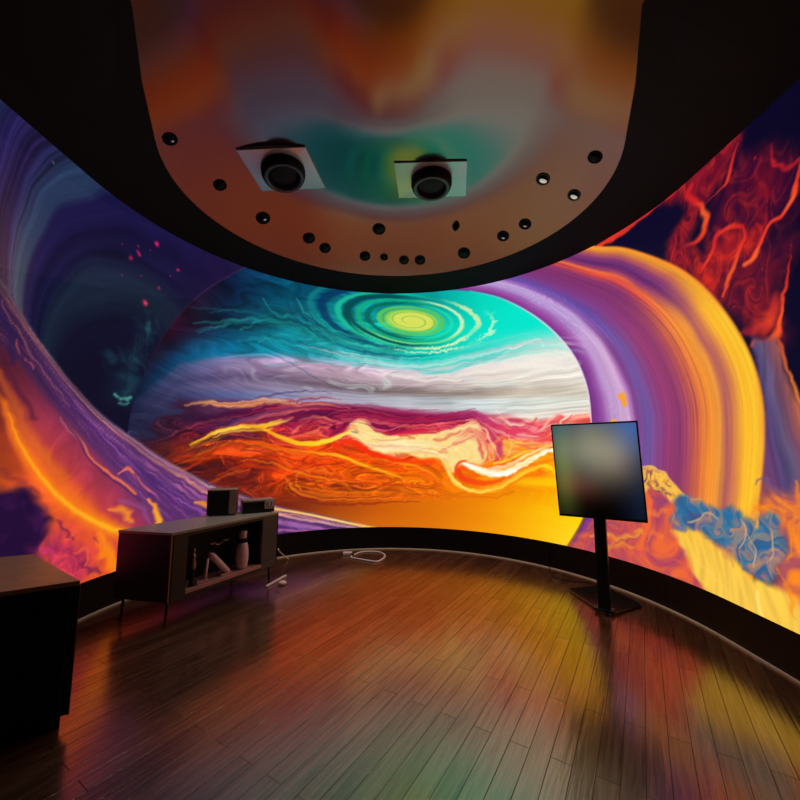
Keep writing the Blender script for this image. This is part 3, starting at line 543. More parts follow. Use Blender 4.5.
    K.strands([(-.68,1.203,0.0126),(-.169,1.076,0.0127),(.344,.978,0.0127),(.673,.787,0.0124)], 22, .09, [(255, 150, 16), (255, 120, 10), (240, 66, 10), (220, 50, 14)], .55, 1., 4)
    cb = [(96, 10, 58), (150, 20, 70), (220, 70, 90), (240, 130, 100), (70, 14, 60), (190, 30, 66)]
    K.strands([(-2.623,1.333,0.0097),(-2.325,1.458,0.0103),(-1.895,1.562,0.0112),(-1.436,1.702,0.0120),(-.946,1.776,0.0126),(-.564,1.738,0.0129)], 34, .12, cb + [(226, 140, 90), (60, 36, 90)], .55, 1., 5)
    K.strands([(-1.186,1.519,0.0122),(-.816,1.629,0.0126),(-.434,1.689,0.0129),(.085,1.59,0.0130),(.604,1.613,0.0128),(1.064,1.679,0.0125)], 34, .10, cb, .5, 1., 6)
    K.strands([(-1.424,1.417,0.0119),(-1.187,1.543,0.0122),(-.966,1.599,0.0125),(-.764,1.554,0.0126),(-.636,1.48,0.0127)], 16, .08, cb + [(250, 150, 90)], .6, 1., 7)
    K.strands([(-2.506,1.667,0.0100),(-2.235,1.712,0.0106),(-1.904,1.728,0.0112),(-1.583,1.799,0.0118),(-1.196,1.788,0.0123)], 12, .03, [(240, 180, 110), (250, 200, 140), (200, 110, 80)], .7, .9, 8)
    yb = [(255, 220, 60), (255, 190, 20), (255, 240, 140), (250, 150, 20)]
    K.strands([(-2.417,1.277,0.0101),(-2.089,1.446,0.0108),(-1.64,1.505,0.0116),(-1.287,1.613,0.0121)], 10, .03, yb, .7, .9, 9)
    K.strands([(-1.639,1.482,0.0116),(-1.228,1.313,0.0121),(-.834,1.34,0.0125),(-.559,1.456,0.0127)], 9, .025, yb, .7, .9, 10)
    K.strands([(-.609,1.43,0.0127),(-.3,1.304,0.0128),(.086,1.28,0.0129),(.473,1.257,0.0128),(.803,1.16,0.0125)], 22, .10, [(255, 240, 170), (250, 220, 130), (244, 180, 100), (230, 130, 90), (255, 244, 200)], .6, 1.2, 11)
    K.strands([(.602,1.359,0.0127),(.858,1.433,0.0126),(1.06,1.481,0.0124),(1.181,1.286,0.0122),(1.226,1.095,0.0121)], 20, .12, [(240, 120, 100), (226, 80, 80), (252, 200, 150), (250, 220, 170)], .6, 1., 12)
    K.strands([(1.213,1.6,0.0123),(1.407,1.476,0.0120),(1.647,1.425,0.0117),(1.905,1.421,0.0113),(2.095,1.567,0.0110)], 30, .14, [(226, 60, 96), (246, 130, 130), (252, 200, 180), (255, 232, 210), (210, 50, 100), (240, 90, 70)], .6, 1.1, 13)
    K.strands([(.6,1.132,0.0126),(.725,.936,0.0125),(.972,.751,0.0122),(1.341,.807,0.0118),(1.704,1.02,0.0114),(1.958,1.054,0.0110)], 16, .05, yb + [(255, 120, 10)], .65, 1., 14)
    K.strands([(.903,1.063,0.0124),(1.15,.974,0.0121),(1.466,1.01,0.0118),(1.779,1.167,0.0114),(2.013,1.269,0.0110)], 12, .05, [(255, 250, 230), (255, 240, 180), (255, 214, 90)], .7, 1., 15)
    K.strands([(-1.218,2.437,0.0126),(-.445,2.345,0.0132),(.346,2.272,0.0133),(1.128,2.354,0.0128),(1.874,2.395,0.0118),(2.389,2.25,0.0108)], 34, .14, [(236, 226, 226), (210, 190, 206), (120, 220, 210), (250, 244, 236), (60, 200, 190)], .45, 1.2, 16)
    K.strands([(-2.385,2.361,0.0107),(-1.833,2.601,0.0118),(-1.223,2.589,0.0127),(-.578,2.498,0.0132)], 22, .22, [(10, 120, 130), (20, 150, 140), (4, 60, 80), (40, 180, 170)], .35, 1.4, 17)
    K.strands([(-1.37,3.179,0.0128),(-1.234,2.922,0.0128),(-.842,2.662,0.0131),(-.184,2.543,0.0134),(.479,2.508,0.0133)], 18, .14, [(4, 70, 90), (30, 190, 160), (4, 110, 120), (60, 210, 170)], .45, 1.2, 18)
    # white rim of the planet on the right, red thread on the left
    K.stroke([(1.016,3.274,0.0107),(1.402,3.105,0.0129),(1.769,2.832,0.0135),(2.058,2.53,0.0139),(2.274,2.209,0.0143),(2.39,1.877,0.0138),(2.415,1.55,0.0125),(2.409,1.253,0.0093)], [(60, 190, 200), (150, 220, 220), (226, 236, 232), (246, 236, 240), (250, 230, 240), (246, 220, 220)], .9, .9)
    K.stroke([(2.397,1.057,0.0143),(2.362,.811,0.0164),(2.274,.557,0.0186),(2.075,.225,0.0212)], [(150, 100, 40), (120, 80, 40), (110, 70, 50)], .8, .9)
    K.stroke([(-1.986,3.27,0.0096),(-2.293,2.974,0.0102),(-2.517,2.712,0.0096),(-2.706,2.418,0.0091),(-2.845,2.132,0.0077),(-2.932,1.894,0.0056)], [(50, 22, 60), (86, 34, 60), (70, 26, 52), (40, 22, 44)], .7, 1)
    # ---------- lower right: fire, gold and blue smoke
    fm = K.inside([(2.075,.225),(2.349,.569),(2.467,.804),(2.817,.925),(2.926,.953),(3.088,.97),(3.214,.937),(3.326,.802),(3.394,.614),(3.471,.394),(3.643,.292),(3.801,.12),(3.64,-.079),(1.978,-.49)], .05, True, .05, .03)
    fn = np.clip(.5 + .7 * fbm(S * 4 + 1.5 * w1, Z * 4 + 1.5 * w2, 4, 101), 0, 1)[..., None]
    K.blend(fm, np.array([172, 66, 96]) * (1 - fn) + np.array([240, 104, 56]) * fn)
    rm = K.inside([(3.827,.838),(3.928,1.022),(4.032,1.069),(4.151,1.125),(4.306,1.179),(4.245,.236),(3.981,.099),(3.934,.403),(3.996,.646),(3.973,.809)], .06, True, .05, .03)
    rn = np.clip(.5 + .8 * fbm(S * 7 + 2 * w1, Z * 4.5 + 2 * w2, 4, 103), 0, 1)[..., None]
    K.blend(rm, np.array([176, 84, 92]) * (1 - rn) + np.array([255, 138, 36]) * rn)
    ym = K.inside([(3.168,.622),(3.314,.683),(3.44,.66),(3.635,.568),(3.786,.465),(3.869,.493),(3.966,.481),(4.072,.424),(4.085,.254),(3.808,.18),(3.479,.229),(3.316,.344)], .035, True, .02, .02)
    K.blend(ym, (np.array([250, 190, 56]) + 0 * A) * (1 + .10 * gnoise(S * 24 + w1, Z * 3, 105))[..., None] + np.array([0, 10, 20]) * (sst(.9, .4, Z))[..., None])
    K.stroke([(3.813,.403,0.0204),(3.81,.32,0.0273),(3.83,.259,0.0203)], (255, 232, 130), .7, 1, 0, .02)
    K.stroke([(3.375,.426,0.0163),(3.494,.381,0.0237),(3.609,.33,0.0154)], (255, 210, 90), .5, 1, .02, .02)
    K.stroke([(3.587,.568,0.0116),(3.648,.546,0.0224),(3.674,.503,0.0111)], (220, 150, 90), .6, 1, .02, .04)
    for q, c in (([(2.34,.415,0.0204),(2.486,.444,0.0397),(2.626,.437,0.0386),(2.728,.494,0.0378),(2.847,.537,0.0277)], (255, 176, 44)), ([(2.478,.314,0.0297),(2.602,.379,0.0484),(2.742,.411,0.0283)], (250, 150, 40)), ([(2.3,.445,0.0205),(2.451,.548,0.0400),(2.615,.578,0.0388)], (134, 66, 110)), ([(2.541,.347,0.0098),(2.666,.437,0.0153),(2.784,.464,0.0093)], (140, 70, 90)), ([(2.856,.656,0.0184),(2.975,.727,0.0359),(3.126,.769,0.0260)], (250, 130, 56)), ([(2.92,.503,0.0182),(2.993,.6,0.0357),(3.074,.586,0.0263)], (246, 120, 60)),
                 ([(3.167,.409,0.0257),(3.281,.326,0.0417),(3.358,.253,0.0246)], (226, 90, 76)), ([(2.736,.324,0.0189),(2.836,.384,0.0369),(2.945,.347,0.0271)], (206, 76, 90)), ([(2.5,.668,0.0298),(2.682,.679,0.0479),(2.863,.759,0.0369)], (150, 66, 104)), ([(2.965,.841,0.0271),(3.076,.824,0.0439),(3.171,.869,0.0258)], (140, 70, 120))):
        K.stroke(q, c, .6, 1, .04, .05)
    # gold cloud beside the display
    gm = K.inside([(2.754,1.15),(2.889,1.104),(3.006,1.111),(3.117,1.085),(3.201,.997),(3.283,.915),(3.334,.892),(3.295,.849),(3.205,.843),(3.135,.864),(3.064,.903),(2.973,.942),(2.893,.899),(2.817,.925),(2.74,.953)], .02, True, .01, .03)
    gs, gz = swirl(S, Z, .04, 6, 6, 171, 8)
    gn = gnoise(gs * 9, gz * 12, 173) + .5 * gnoise(gs * 19, gz * 22, 174)
    K.blend(gm, ramp(gn, [(-.7, (120, 84, 104)), (-.42, (176, 116, 84)), (-.15, (240, 172, 62)), (.3, (255, 200, 76)), (.8, (226, 160, 80))]))
    K.stroke([(2.89,1.113,0.0111),(3.025,1.112,0.0143),(3.117,1.085,0.0140),(3.201,.997,0.0137),(3.301,.91,0.0133),(3.439,.899,0.0096)], (252, 196, 90), .85, .9, .01, .02)
    # blue smoke
    sm = K.inside([(3.19,.872),(3.301,.917),(3.421,.89),(3.52,.863),(3.622,.886),(3.73,.871),(3.769,.827),(3.827,.838),(3.885,.873),(3.953,.909),(3.989,.846),(4.006,.732),(3.981,.614),(3.935,.526),(3.855,.488),(3.775,.498),(3.696,.56),(3.593,.622),(3.465,.652),(3.348,.675),(3.222,.633),(3.176,.715)], .03, True, .02, .035)
    bs, bz = swirl(S, Z, .06, 4.6, 4.0, 111, 12); sn = fbm(bs * 6, bz * 3.5, 3, 113)
    smc = ramp(sn, [(-.9, (84, 74, 124)), (-.45, (70, 92, 136)), (-.2, (46, 104, 148)), (.05, (58, 124, 160)), (.22, (92, 108, 146)), (.36, (126, 112, 136)), (.6, (170, 132, 104)), (.9, (110, 94, 140))])
    K.blend(sm, smc)
    for q, c, w in (([(3.236,.787,0.0422),(3.346,.835,0.0575),(3.449,.823,0.0400)], (44, 110, 158), .8), ([(3.601,.835,0.0384),(3.665,.834,0.0444),(3.724,.819,0.0286)], (34, 110, 162), .85), ([(3.474,.744,0.0318),(3.572,.723,0.0387),(3.693,.673,0.0364),(3.799,.59,0.0342)], (72, 108, 146), .7), ([(3.909,.854,0.0255),(3.911,.761,0.0318),(3.871,.634,0.0327)], (44, 104, 156), .8),
                   ([(3.189,.657,0.0256),(3.242,.653,0.0337),(3.311,.653,0.0166)], (110, 110, 150), .7), ([(3.762,.506,0.0210),(3.83,.498,0.0269),(3.901,.549,0.0193)], (110, 88, 130), .8)):
        K.stroke(q, c, w, .9, .02, .03)
    l1 = gnoise(bs * 13, bz * 2.2, 117); l2 = gnoise(bs * 26, bz * 4, 118)
    K.blend(sm * sst(.12, .42, l1 + .3 * l2) * (.25 + .75 * sst(3.3, 3.75, S)) * .55, (186, 140, 108))
    K.blend(sm * sst(.15, .5, -l1) * .5, (36, 92, 146))
    for q in ([(3.317,.713,0.0083),(3.409,.773,0.0129),(3.499,.818,0.0111),(3.562,.788,0.0078)], [(3.753,.812,0.0070),(3.792,.77,0.0110),(3.77,.704,0.0083),(3.72,.641,0.0072)], [(3.803,.748,0.0068),(3.836,.671,0.0093),(3.824,.561,0.0067)], [(3.941,.802,0.0062),(3.95,.718,0.0087),(3.92,.613,0.0063)]):
        K.stroke(q, (216, 176, 130), .8, .9, .02, .02)
    K.stroke([(3.757,.85,0.0140),(3.816,.861,0.0271),(3.874,.895,0.0196),(3.84,.829,0.0200)], (250, 170, 60), .8, .9, .02, .05)
    K.stroke([(3.893,1.067,0.0129),(3.937,1.107,0.0315),(3.981,1.052,0.0367),(4.027,1.023,0.0178)], (116, 84, 124), .7, 1, .03, .05)
    for q in ([(4.058,.993,0.0116),(4.063,.828,0.0231),(4.02,.653,0.0178)], [(4.116,1.111,0.0112),(4.12,.948,0.0278),(4.107,.73,0.0224)], [(4.002,.592,0.0120),(4.022,.463,0.0238),(4.041,.338,0.0177)], [(3.863,.917,0.0131),(3.933,.952,0.0189),(3.995,.95,0.0121)]):
        K.stroke(q, (255, 140, 30), .7, 1, .03, .05)
    # ---------- left: dark rings
    t0, t1 = [(-3.48,1.323)][0], [(-2.989,2)][0]
    nx, nz = t1[0] - t0[0], t1[1] - t0[1]; nl = np.hypot(nx, nz); nx /= nl; nz /= nl
    ex, ez = S - t0[0], Z - t0[1]; dn = ex * nx + ez * nz
    v = np.clip((ex * ex + ez * ez) / (2 * np.maximum(dn, .02)), 0, 9)      # circles that share one tangent point
    v = v + .03 * w1
    th = np.arctan2(ez, ex)
    ring = sst(.0, .12, dn) * sst(-.4, -1.4, S)
    RC = ramp(v, [(.40, (16, 13, 42)), (.55, (17, 17, 46)), (.68, (26, 40, 62)), (.78, (28, 42, 66)), (.88, (20, 18, 56)), (.95, (24, 22, 64)), (1.0, (20, 16, 56)), (1.1, (30, 26, 82)), (1.17, (26, 24, 74)), (1.22, (42, 60, 96)), (1.34, (46, 68, 104)), (1.46, (46, 48, 98)), (1.55, (40, 30, 78)), (1.7, (36, 28, 72)), (1.85, (42, 36, 98)), (2.0, (36, 56, 92)), (2.3, (24, 56, 74)), (3.5, (22, 60, 74))])
    rs = gnoise(v * 17, th * 2, 121) * .5 + gnoise(v * 44, th * 3, 122) * .5 + gnoise(v * 8, th * 1.5, 123) * .3
    rs = rs * (.25 + .9 * sst(1.25, 1.5, v) + .4 * sst(.9, .8, np.abs(v - .9) + .8))
    RC = RC * (.82 + .5 * rs)[..., None]
    RC = RC + (sst(1.1, .3, dn) * sst(.9, 1.4, v))[..., None] * np.array([44, 26, 6])
    RC = RC + (np.array([26, 14, 50]) - RC) * (sst(-2.9, -2.2, S) * .75)[..., None]
    K.blend(ring * (1 - body) * .95, RC)
    # teal mist, red specks
    mist = K.inside([(-3.018,2.325),(-2.929,2.426),(-2.844,2.358),(-2.889,2.187),(-2.971,2.013),(-3.007,1.776),(-3.056,1.7),(-3.141,1.824),(-3.229,1.974),(-3.291,2.042),(-3.185,2.085),(-3.055,2.1)], .10, True, .05, .06)
    mn = np.clip(.4 + .8 * fbm(S * 8 + 2 * w1, Z * 6 + 2 * w2, 4, 131), 0, 1)
    K.blend(mist * mn * (1 - body) * .75, (34, 96, 104))
    K.blend((1 - body) * np.clip(K.inside([(-3.201,1.69),(-3.149,1.907),(-3.029,2.018),(-2.96,1.677)], .15) * .4, 0, 1), (24, 66, 80))
    K.stroke([(-3.166,1.703,0.0172),(-3.127,1.675,0.0261),(-3.081,1.672,0.0264),(-3.028,1.695,0.0179)], (80, 170, 152), .75, 1, 0, .02, rag=.5); K.stroke([(-3.132,1.632,0.0121),(-3.086,1.629,0.0210),(-3.042,1.65,0.0124)], (70, 150, 136), .6, 1, 0, .02, rag=.4)
    for q, c in (([(-2.9,3.147,0.0351)], 1.), ([(-3.078,2.979,0.0216)], .7), ([(-3.14,2.893,0.0288)], .7), ([(-3.057,2.962,0.0197)], .9), ([(-2.97,2.552,0.0347)], 1.1), ([(-2.667,2.997,0.0234)], .8), ([(-2.845,2.742,0.0201)], .7), ([(-3.235,2.969,0.0114)], .4), ([(-3.083,3.032,0.0158)], .5), ([(-3.209,2.708,0.0130)], .4), ([(-2.744,2.902,0.0125)], .5), ([(-3.021,2.783,0.0117)], .4), ([(-2.964,3.056,0.0121)], .5)):
        a_ = q[0]; r = np.hypot(S - a_[0] + .008 * K.g1, Z - a_[1]) / a_[2]
        K.add((1 - sst(.2, 1.25, r)) * c, (150, 8, 26)); K.add((1 - sst(.0, .5, r)) * c, (60, 30, 30))
    K.stroke([(-3.882,3.208,0.0126),(-3.878,3.204,0.0126)], (130, 110, 130), .7, 1)
    # ---------- left: woven violet ribbon and fire below it
    TOPE = [(-4.46,2.595,0.0050),(-4.278,2.453,0.0055),(-4.123,2.284,0.0060),(-3.946,2.087,0.0065),(-3.704,1.855,0.0073),(-3.339,1.571,0.0082),(-2.81,1.242,0.0092),(-2.238,.922,0.0103),(-1.853,.756,0.0109),(-1.39,.572,0.0116),(-.909,.442,0.0120),(-.186,.256,0.0124),(.342,.164,0.0123)]
    LOWE = [(-4.375,1.878,0.0048),(-4.23,1.837,0.0053),(-4.069,1.836,0.0059),(-3.937,1.741,0.0063),(-3.744,1.56,0.0070),(-3.455,1.323,0.0078),(-3.132,.989,0.0084),(-2.852,.639,0.0090),(-2.55,.36,0.0096),(-1.925,.079,0.0106),(-1.133,-.058,0.0117),(.341,-.124,0.0122)]
    a, b, ta, tb = K.band(TOPE, LOWE)
    below = sst(.02, -.02, a) * sst(.45, .2, S)
    v = np.clip(-a / np.maximum(b - a, 1e-3), 0, 3); v = np.where(b < 0, 1 + np.abs(b), v)
    F = ramp(np.abs(b) * np.where(b < 0, 1, -1), [(-.5, (96, 44, 96)), (-.12, (120, 46, 92)), (0, (150, 50, 84)), (.18, (190, 60, 66)), (.34, (224, 78, 46)), (.60, (236, 96, 30)), (.9, (214, 76, 36)), (1.4, (140, 46, 58))])
    F = F * (.5 + .5 * sst(-4.25, -3.7, S + .25 * (1.2 - Z)))[..., None]
    F = F * (1 + .14 * fbm(S * 3 + w1, Z * 3 + w2, 4, 141))[..., None]
    rb = ramp(v + .03 * w1 + .02 * f1, [(0, (104, 84, 130)), (.035, (176, 122, 130)), (.07, (104, 62, 120)), (.12, (176, 110, 104)), (.17, (88, 46, 112)), (.28, (112, 62, 118)), (.40, (82, 44, 116)), (.55, (96, 48, 110)), (.72, (92, 46, 106)), (.86, (116, 52, 100)), (1, (146, 56, 88))])
    vs = v + .03 * f1 + .03 * w1; sw_ = gnoise(vs * 34, S * 3, 151) * .6 + gnoise(vs * 70, S * 7, 152) * .45 + gnoise(vs * 14, S * 2, 153) * .5
    am = sst(.95, .5, v)
    rb = rb * (1 + .30 * sw_ * am)[..., None] + (np.clip(sw_ - .12, 0, 1) * am * 95)[..., None] * np.array([1, .5, .2])
    dim = sst(-4.6, -2.9, S)                     # dusky at the far left
    rb = rb * (.45 + .55 * dim)[..., None]
    X = F + (rb - F) * sst(1.05, .8, v)[..., None]
    K.blend(below, X)
    K.stroke([(-4.071,1.848,0.0293),(-3.958,1.655,0.0371),(-3.802,1.449,0.0335)], (70, 24, 50), .5, 1, .02, .02)
    K.stroke([(-4.292,2.357,0.0433),(-4.137,2.161,0.0523),(-4.04,1.98,0.0545),(-3.994,1.805,0.0367)], (44, 26, 72), .75, 1, .03, .02)
    K.stroke([(-4.106,2.143,0.0059),(-4.022,2.036,0.0099),(-3.889,1.893,0.0132),(-3.727,1.726,0.0114),(-3.551,1.58,0.0077)], (150, 84, 90), .7, 1, .01, .02)
    for q in ([(-3.985,1.933,0.0062),(-3.961,1.888,0.0101),(-3.95,1.853,0.0063)], [(-3.903,1.838,0.0065),(-3.871,1.793,0.0132),(-3.861,1.768,0.0066)]):
        K.stroke(q, (170, 74, 90), .8, .9, 0, .02)
    K.stroke([(-3.619,1.475,0.0149),(-3.511,1.38,0.0231),(-3.401,1.279,0.0190),(-3.303,1.156,0.0162),(-3.174,1.056,0.0201),(-3.042,.964,0.0207),(-2.908,.867,0.0178)], [(150, 76, 100), (190, 96, 96), (240, 120, 90), (250, 120, 70), (252, 124, 80), (246, 116, 60)], .85, .9, .01, .012)
    K.stroke([(-3.586,1.463,0.0076),(-3.437,1.309,0.0126),(-3.32,1.157,0.0129),(-3.17,1.024,0.0134),(-3.021,.929,0.0139),(-2.846,.791,0.0090)], (70, 30, 84), .8, .9, .01, .01)
    K.stroke([(-3.086,1.049,0.0137),(-3.018,1.086,0.0227),(-2.959,1.04,0.0194),(-2.878,.949,0.0180),(-2.779,.869,0.0129)], (246, 116, 84), .9, .9, .01, .02)
    K.stroke([(-2.941,1.039,0.0089),(-2.878,.949,0.0144),(-2.777,.851,0.0129)], (80, 34, 96), .8, .9, 0, .01)
    K.stroke([(-2.792,.801,0.0183),(-2.71,.72,0.0372),(-2.665,.624,0.0563),(-2.734,.548,0.0461)], [(250, 140, 50), (255, 170, 40), (255, 176, 40)], .95, .9, .02, .03)
    K.stroke([(-2.318,.713,0.0202),(-2.244,.684,0.0409),(-2.148,.642,0.0623)], (250, 150, 50), .8, .8, .01, .03)
    K.stroke([(-3.046,.819,0.0258),(-2.86,.742,0.0359),(-2.759,.622,0.0275)], (150, 80, 140), .6, 1, .02, .03)
    # bright edge of the strip along the floor
    K.stroke([(-1.529,.573,0.0182),(-1.151,.483,0.0189),(-.786,.387,0.0194),(-.412,.291,0.0172),(-.186,.256,0.0124)], [(250, 190, 80), (255, 206, 120), (255, 220, 120), (255, 200, 60)], .95, .7)
    K.stroke([(-1.504,.515,0.0182),(-1.149,.413,0.0236),(-.784,.327,0.0194),(-.412,.249,0.0123)], [(255, 190, 140), (240, 190, 190), (230, 180, 190)], .7, .9, 0, .01)
    K.stroke([(-1.5,.437,0.0455),(-1.146,.332,0.0471),(-.659,.224,0.0243)], (168, 110, 180), .7, .9, 0, .02, line=.6)
    K.stroke([(-1.473,.323,0.0227),(-1.144,.274,0.0235),(-.904,.253,0.0120)], (214, 120, 170), .6, .9, 0, .02)
    # glowing arc in the fire
    K.stroke([(-4.055,1.718,0.0350),(-3.949,1.532,0.0615),(-3.807,1.319,0.0796),(-3.48,.965,0.1073),(-3.096,.604,0.1016),(-2.739,.377,0.0920)], [(200, 90, 40), (240, 120, 30), (252, 120, 24), (248, 110, 24), (255, 140, 20)], .55, 1, .0, .02)
    K.stroke([(-4.075,1.596,0.0285),(-3.957,1.39,0.0546),(-3.729,1.136,0.0690),(-3.504,.898,0.0684),(-3.3,.647,0.0642)], [(226, 110, 30), (240, 110, 30), (236, 92, 40), (224, 80, 50)], .55, 1, .02, .03)
    K.stroke([(-4.01,1.532,0.0474),(-3.899,1.318,0.0627),(-3.772,1.139,0.0807),(-3.588,.95,0.0965),(-3.363,.776,0.1027),(-3.168,.65,0.0998),(-2.931,.521,0.0881)], [(240, 110, 30), (255, 130, 20), (255, 136, 16), (255, 134, 16), (255, 146, 18), (255, 150, 20)], .7, 1, 0, .01)
    K.stroke([(-3.981,1.486,0.0084),(-3.884,1.3,0.0164),(-3.756,1.125,0.0217),(-3.588,.95,0.0267),(-3.38,.786,0.0315),(-3.186,.661,0.0331),(-2.987,.558,0.0348)], [(250, 140, 26), (255, 164, 26), (255, 178, 26), (255, 176, 28), (255, 184, 30), (255, 180, 30)], .9, 1, 0, .008)
    K.stroke([(-3.196,.595,0.0495),(-3.117,.47,0.0757),(-3.051,.313,0.0770),(-3.003,.158,0.0606)], [(255, 140, 24), (255, 150, 20), (252, 130, 30)], .8, 1, .01, .03)
    K.stroke([(-3.112,.78,0.0338),(-3.003,.731,0.0608),(-2.942,.638,0.0440)], (255, 150, 40), .8, 1, .01, .04)
    K.stroke([(-3.221,.518,0.0410),(-3.128,.411,0.0671),(-3.065,.286,0.0597),(-3.058,.207,0.0427)], (252, 130, 20), .85, 1, .02, .04)
    # violet murk and magenta cloud at the lower left
    mk = K.inside([(-4.186,1.057),(-3.969,.998),(-3.847,.995),(-3.704,.926),(-3.603,.818),(-3.617,.682),(-3.663,.584),(-3.612,.454),(-3.472,.209),(-4.101,.346)], .06, True, .06, .04)
    K.blend(mk, np.array([34, 12, 54]) + 26 * np.clip(fbm(S * 5, Z * 5, 3, 161), 0, 1)[..., None] * np.array([1.2, .4, .8]))
    K.stroke([(-3.986,1.14,0.0353),(-3.866,1.046,0.0380),(-3.739,.982,0.0273)], (130, 40, 50), .5, 1, .04, .04)
    mg = K.inside([(-3.681,.614),(-3.587,.682),(-3.481,.7),(-3.355,.551),(-3.247,.443),(-3.251,.328),(-3.336,.227),(-3.483,.306),(-3.6,.418)], .10, True, .06, .05)
    mgn = np.clip(.5 + .8 * fbm(S * 8 + 2 * w1, Z * 8 + 2 * w2, 4, 163), 0, 1)[..., None]
    K.blend(mg * .9, np.array([150, 34, 84]) * (1 - mgn) + np.array([226, 60, 84]) * mgn)
    for q, c in (([(-3.31,.432,0.0240),(-3.236,.338,0.0408),(-3.165,.279,0.0250)], (104, 28, 80)), ([(-3.242,.561,0.0114),(-3.215,.532,0.0213)], (130, 50, 70)), ([(-3.567,.771,0.0149),(-3.48,.686,0.0229),(-3.407,.6,0.0156)], (110, 30, 70)), ([(-3.572,.428,0.0149),(-3.47,.329,0.0307),(-3.357,.277,0.0238)], (236, 70, 60)), ([(-3.639,.622,0.0144),(-3.566,.505,0.0224),(-3.572,.428,0.0149)], (206, 50, 110)), ([(-3.414,.517,0.0156),(-3.334,.51,0.0239),(-3.275,.408,0.0162)], (240, 90, 60))):
        K.stroke(q, c, .7, 1, .03, .05)
    return np.clip(K.C, 0, 255)


# ------------------------------------------------------------------ the setting
CUR_D, CUR_S = (0, 0.1, 0.2, 0.3, 0.4, 0.5, 0.6, 0.7, 0.8, 0.85, 0.9, 0.95, 1, 1.05, 1.1, 1.15, 1.2, 1.25, 1.3, 1.4, 1.5, 1.6, 1.7, 1.8, 2, 2.294), (0.673, 0.644, 0.61, 0.568, 0.525, 0.49, 0.456, 0.423, 0.39, 0.374, 0.346, 0.313, 0.277, 0.237, 0.193, 0.144, 0.091, 0.07, 0.051, 0.013, -0.023, -0.059, -0.094, -0.115, -0.1, 0)            # slope of the vault by distance from its rim
_dd = np.linspace(0, R, 1148); _ss = np.interp(_dd, CUR_D, CUR_S)
_hh = np.concatenate([[0], np.cumsum((_ss[1:] + _ss[:-1]) / 2 * np.diff(_dd))])
def ceil_h(d):
    return float(np.interp(d, _dd, _hh))
def ceil_z(x, y):
    d = R - (math.hypot(x, y) if y > 0 else abs(x))
    return HW + ceil_h(d)
def ceil_n(x, y):
    e = .01
    return Vector((ceil_z(x+e, y) - ceil_z(x-e, y), ceil_z(x, y+e) - ceil_z(x, y-e), -2*e)).normalized()

LEND = R*PI/2 - YB
S_ALL = [-LEND + .0] + [-R*PI/2 - k*.4 for k in range(11, 0, -1)] + [R*PI/2*k/48 for k in range(-48, 49)] + [R*PI/2 + k*.4 for k in range(1, 12)] + [LEND]

b = bmesh.new()
ring = [b.verts.new((*on_path(s, .06), 0)) for s in S_ALL]
b.faces.new(ring)
floor = struct(obj('floor', b, floor_mat()))

def wall_strip(name, s0, s1, z0, z1, off0, off1, material, closed=True, n=None):
    """slab that follows the wall line between two offsets"""
    cuts = sorted({s0, s1} | {s for s in S_ALL if s0 < s < s1})
    b = bmesh.new()
    rows = []
    for s in cuts:
        rows.append([b.verts.new((*on_path(s, o), z)) for o, z in ((off0, z0), (off1, z0), (off1, z1), (off0, z1))])
    for a, c in zip(rows, rows[1:]):
        for k in range(4): b.faces.new((a[k], a[(k+1) % 4], c[(k+1) % 4], c[k]))
    b.faces.new(rows[0]); b.faces.new(rows[-1][::-1])
    return obj(name, b, material)
LQ = R*PI/2
struct(wall_strip('wall_back', -LQ, LQ, 0, HW, .05, .17, M_wall))
struct(wall_strip('wall_left', -LEND, -LQ, 0, HW, .05, .17, M_wall))
struct(wall_strip('wall_right', LQ, LEND, 0, HW, .05, .17, M_wall))
b = prism([(-R-.17, YB), (R+.17, YB), (R+.17, YB-.12), (-R-.17, YB-.12)], 0, HW+.8)
struct(obj('wall_rear', b, M_wall))
struct(wall_strip('baseboard_back', -LEND, LEND, 0, BB, .0, .05, M_plinth))
struct(wall_strip('trim_1', -LEND, LEND, 0.0, .012, -.016, .0, M_metal))

# ceiling: shallow vault that curls down to its rim
b = bmesh.new(); rows = []
DS = [R*k/60 for k in range(61)]
for s in S_ALL:
    rows.append([b.verts.new((*on_path(s, -d), HW + ceil_h(d))) for d in DS])
for a, c in zip(rows, rows[1:]):
    for k in range(len(DS)-1): b.faces.new((a[k], c[k], c[k+1], a[k+1]))
bmesh.ops.remove_doubles(b, verts=b.verts[:], dist=.0005)
me_top = bmesh.ops.extrude_face_region(b, geom=b.faces[:])
bmesh.ops.translate(b, verts=[v for v in me_top['geom'] if isinstance(v, bmesh.types.BMVert)], vec=(0, 0, .10))
ceiling = struct(obj('ceiling', b, ceiling_mat(), smooth=True))
wall_rim = struct(wall_strip('trim_2', -LEND, LEND, HW-.004, HW+.10, .0, .17, M_matte))
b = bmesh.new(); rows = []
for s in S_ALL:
    q_ = abs(s) / LQ; wd = min(.85, .22 + .12 * q_**2 + .15 * q_**6)          # added black band imitates shade at the rim, widening into a crescent
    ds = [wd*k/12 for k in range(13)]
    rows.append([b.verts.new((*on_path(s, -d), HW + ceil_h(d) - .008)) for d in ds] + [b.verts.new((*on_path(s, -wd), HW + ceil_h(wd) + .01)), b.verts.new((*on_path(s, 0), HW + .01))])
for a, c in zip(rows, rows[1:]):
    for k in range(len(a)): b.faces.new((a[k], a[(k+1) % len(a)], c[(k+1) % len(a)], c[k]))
struct(obj('rim_shade_band', b, M_matte))

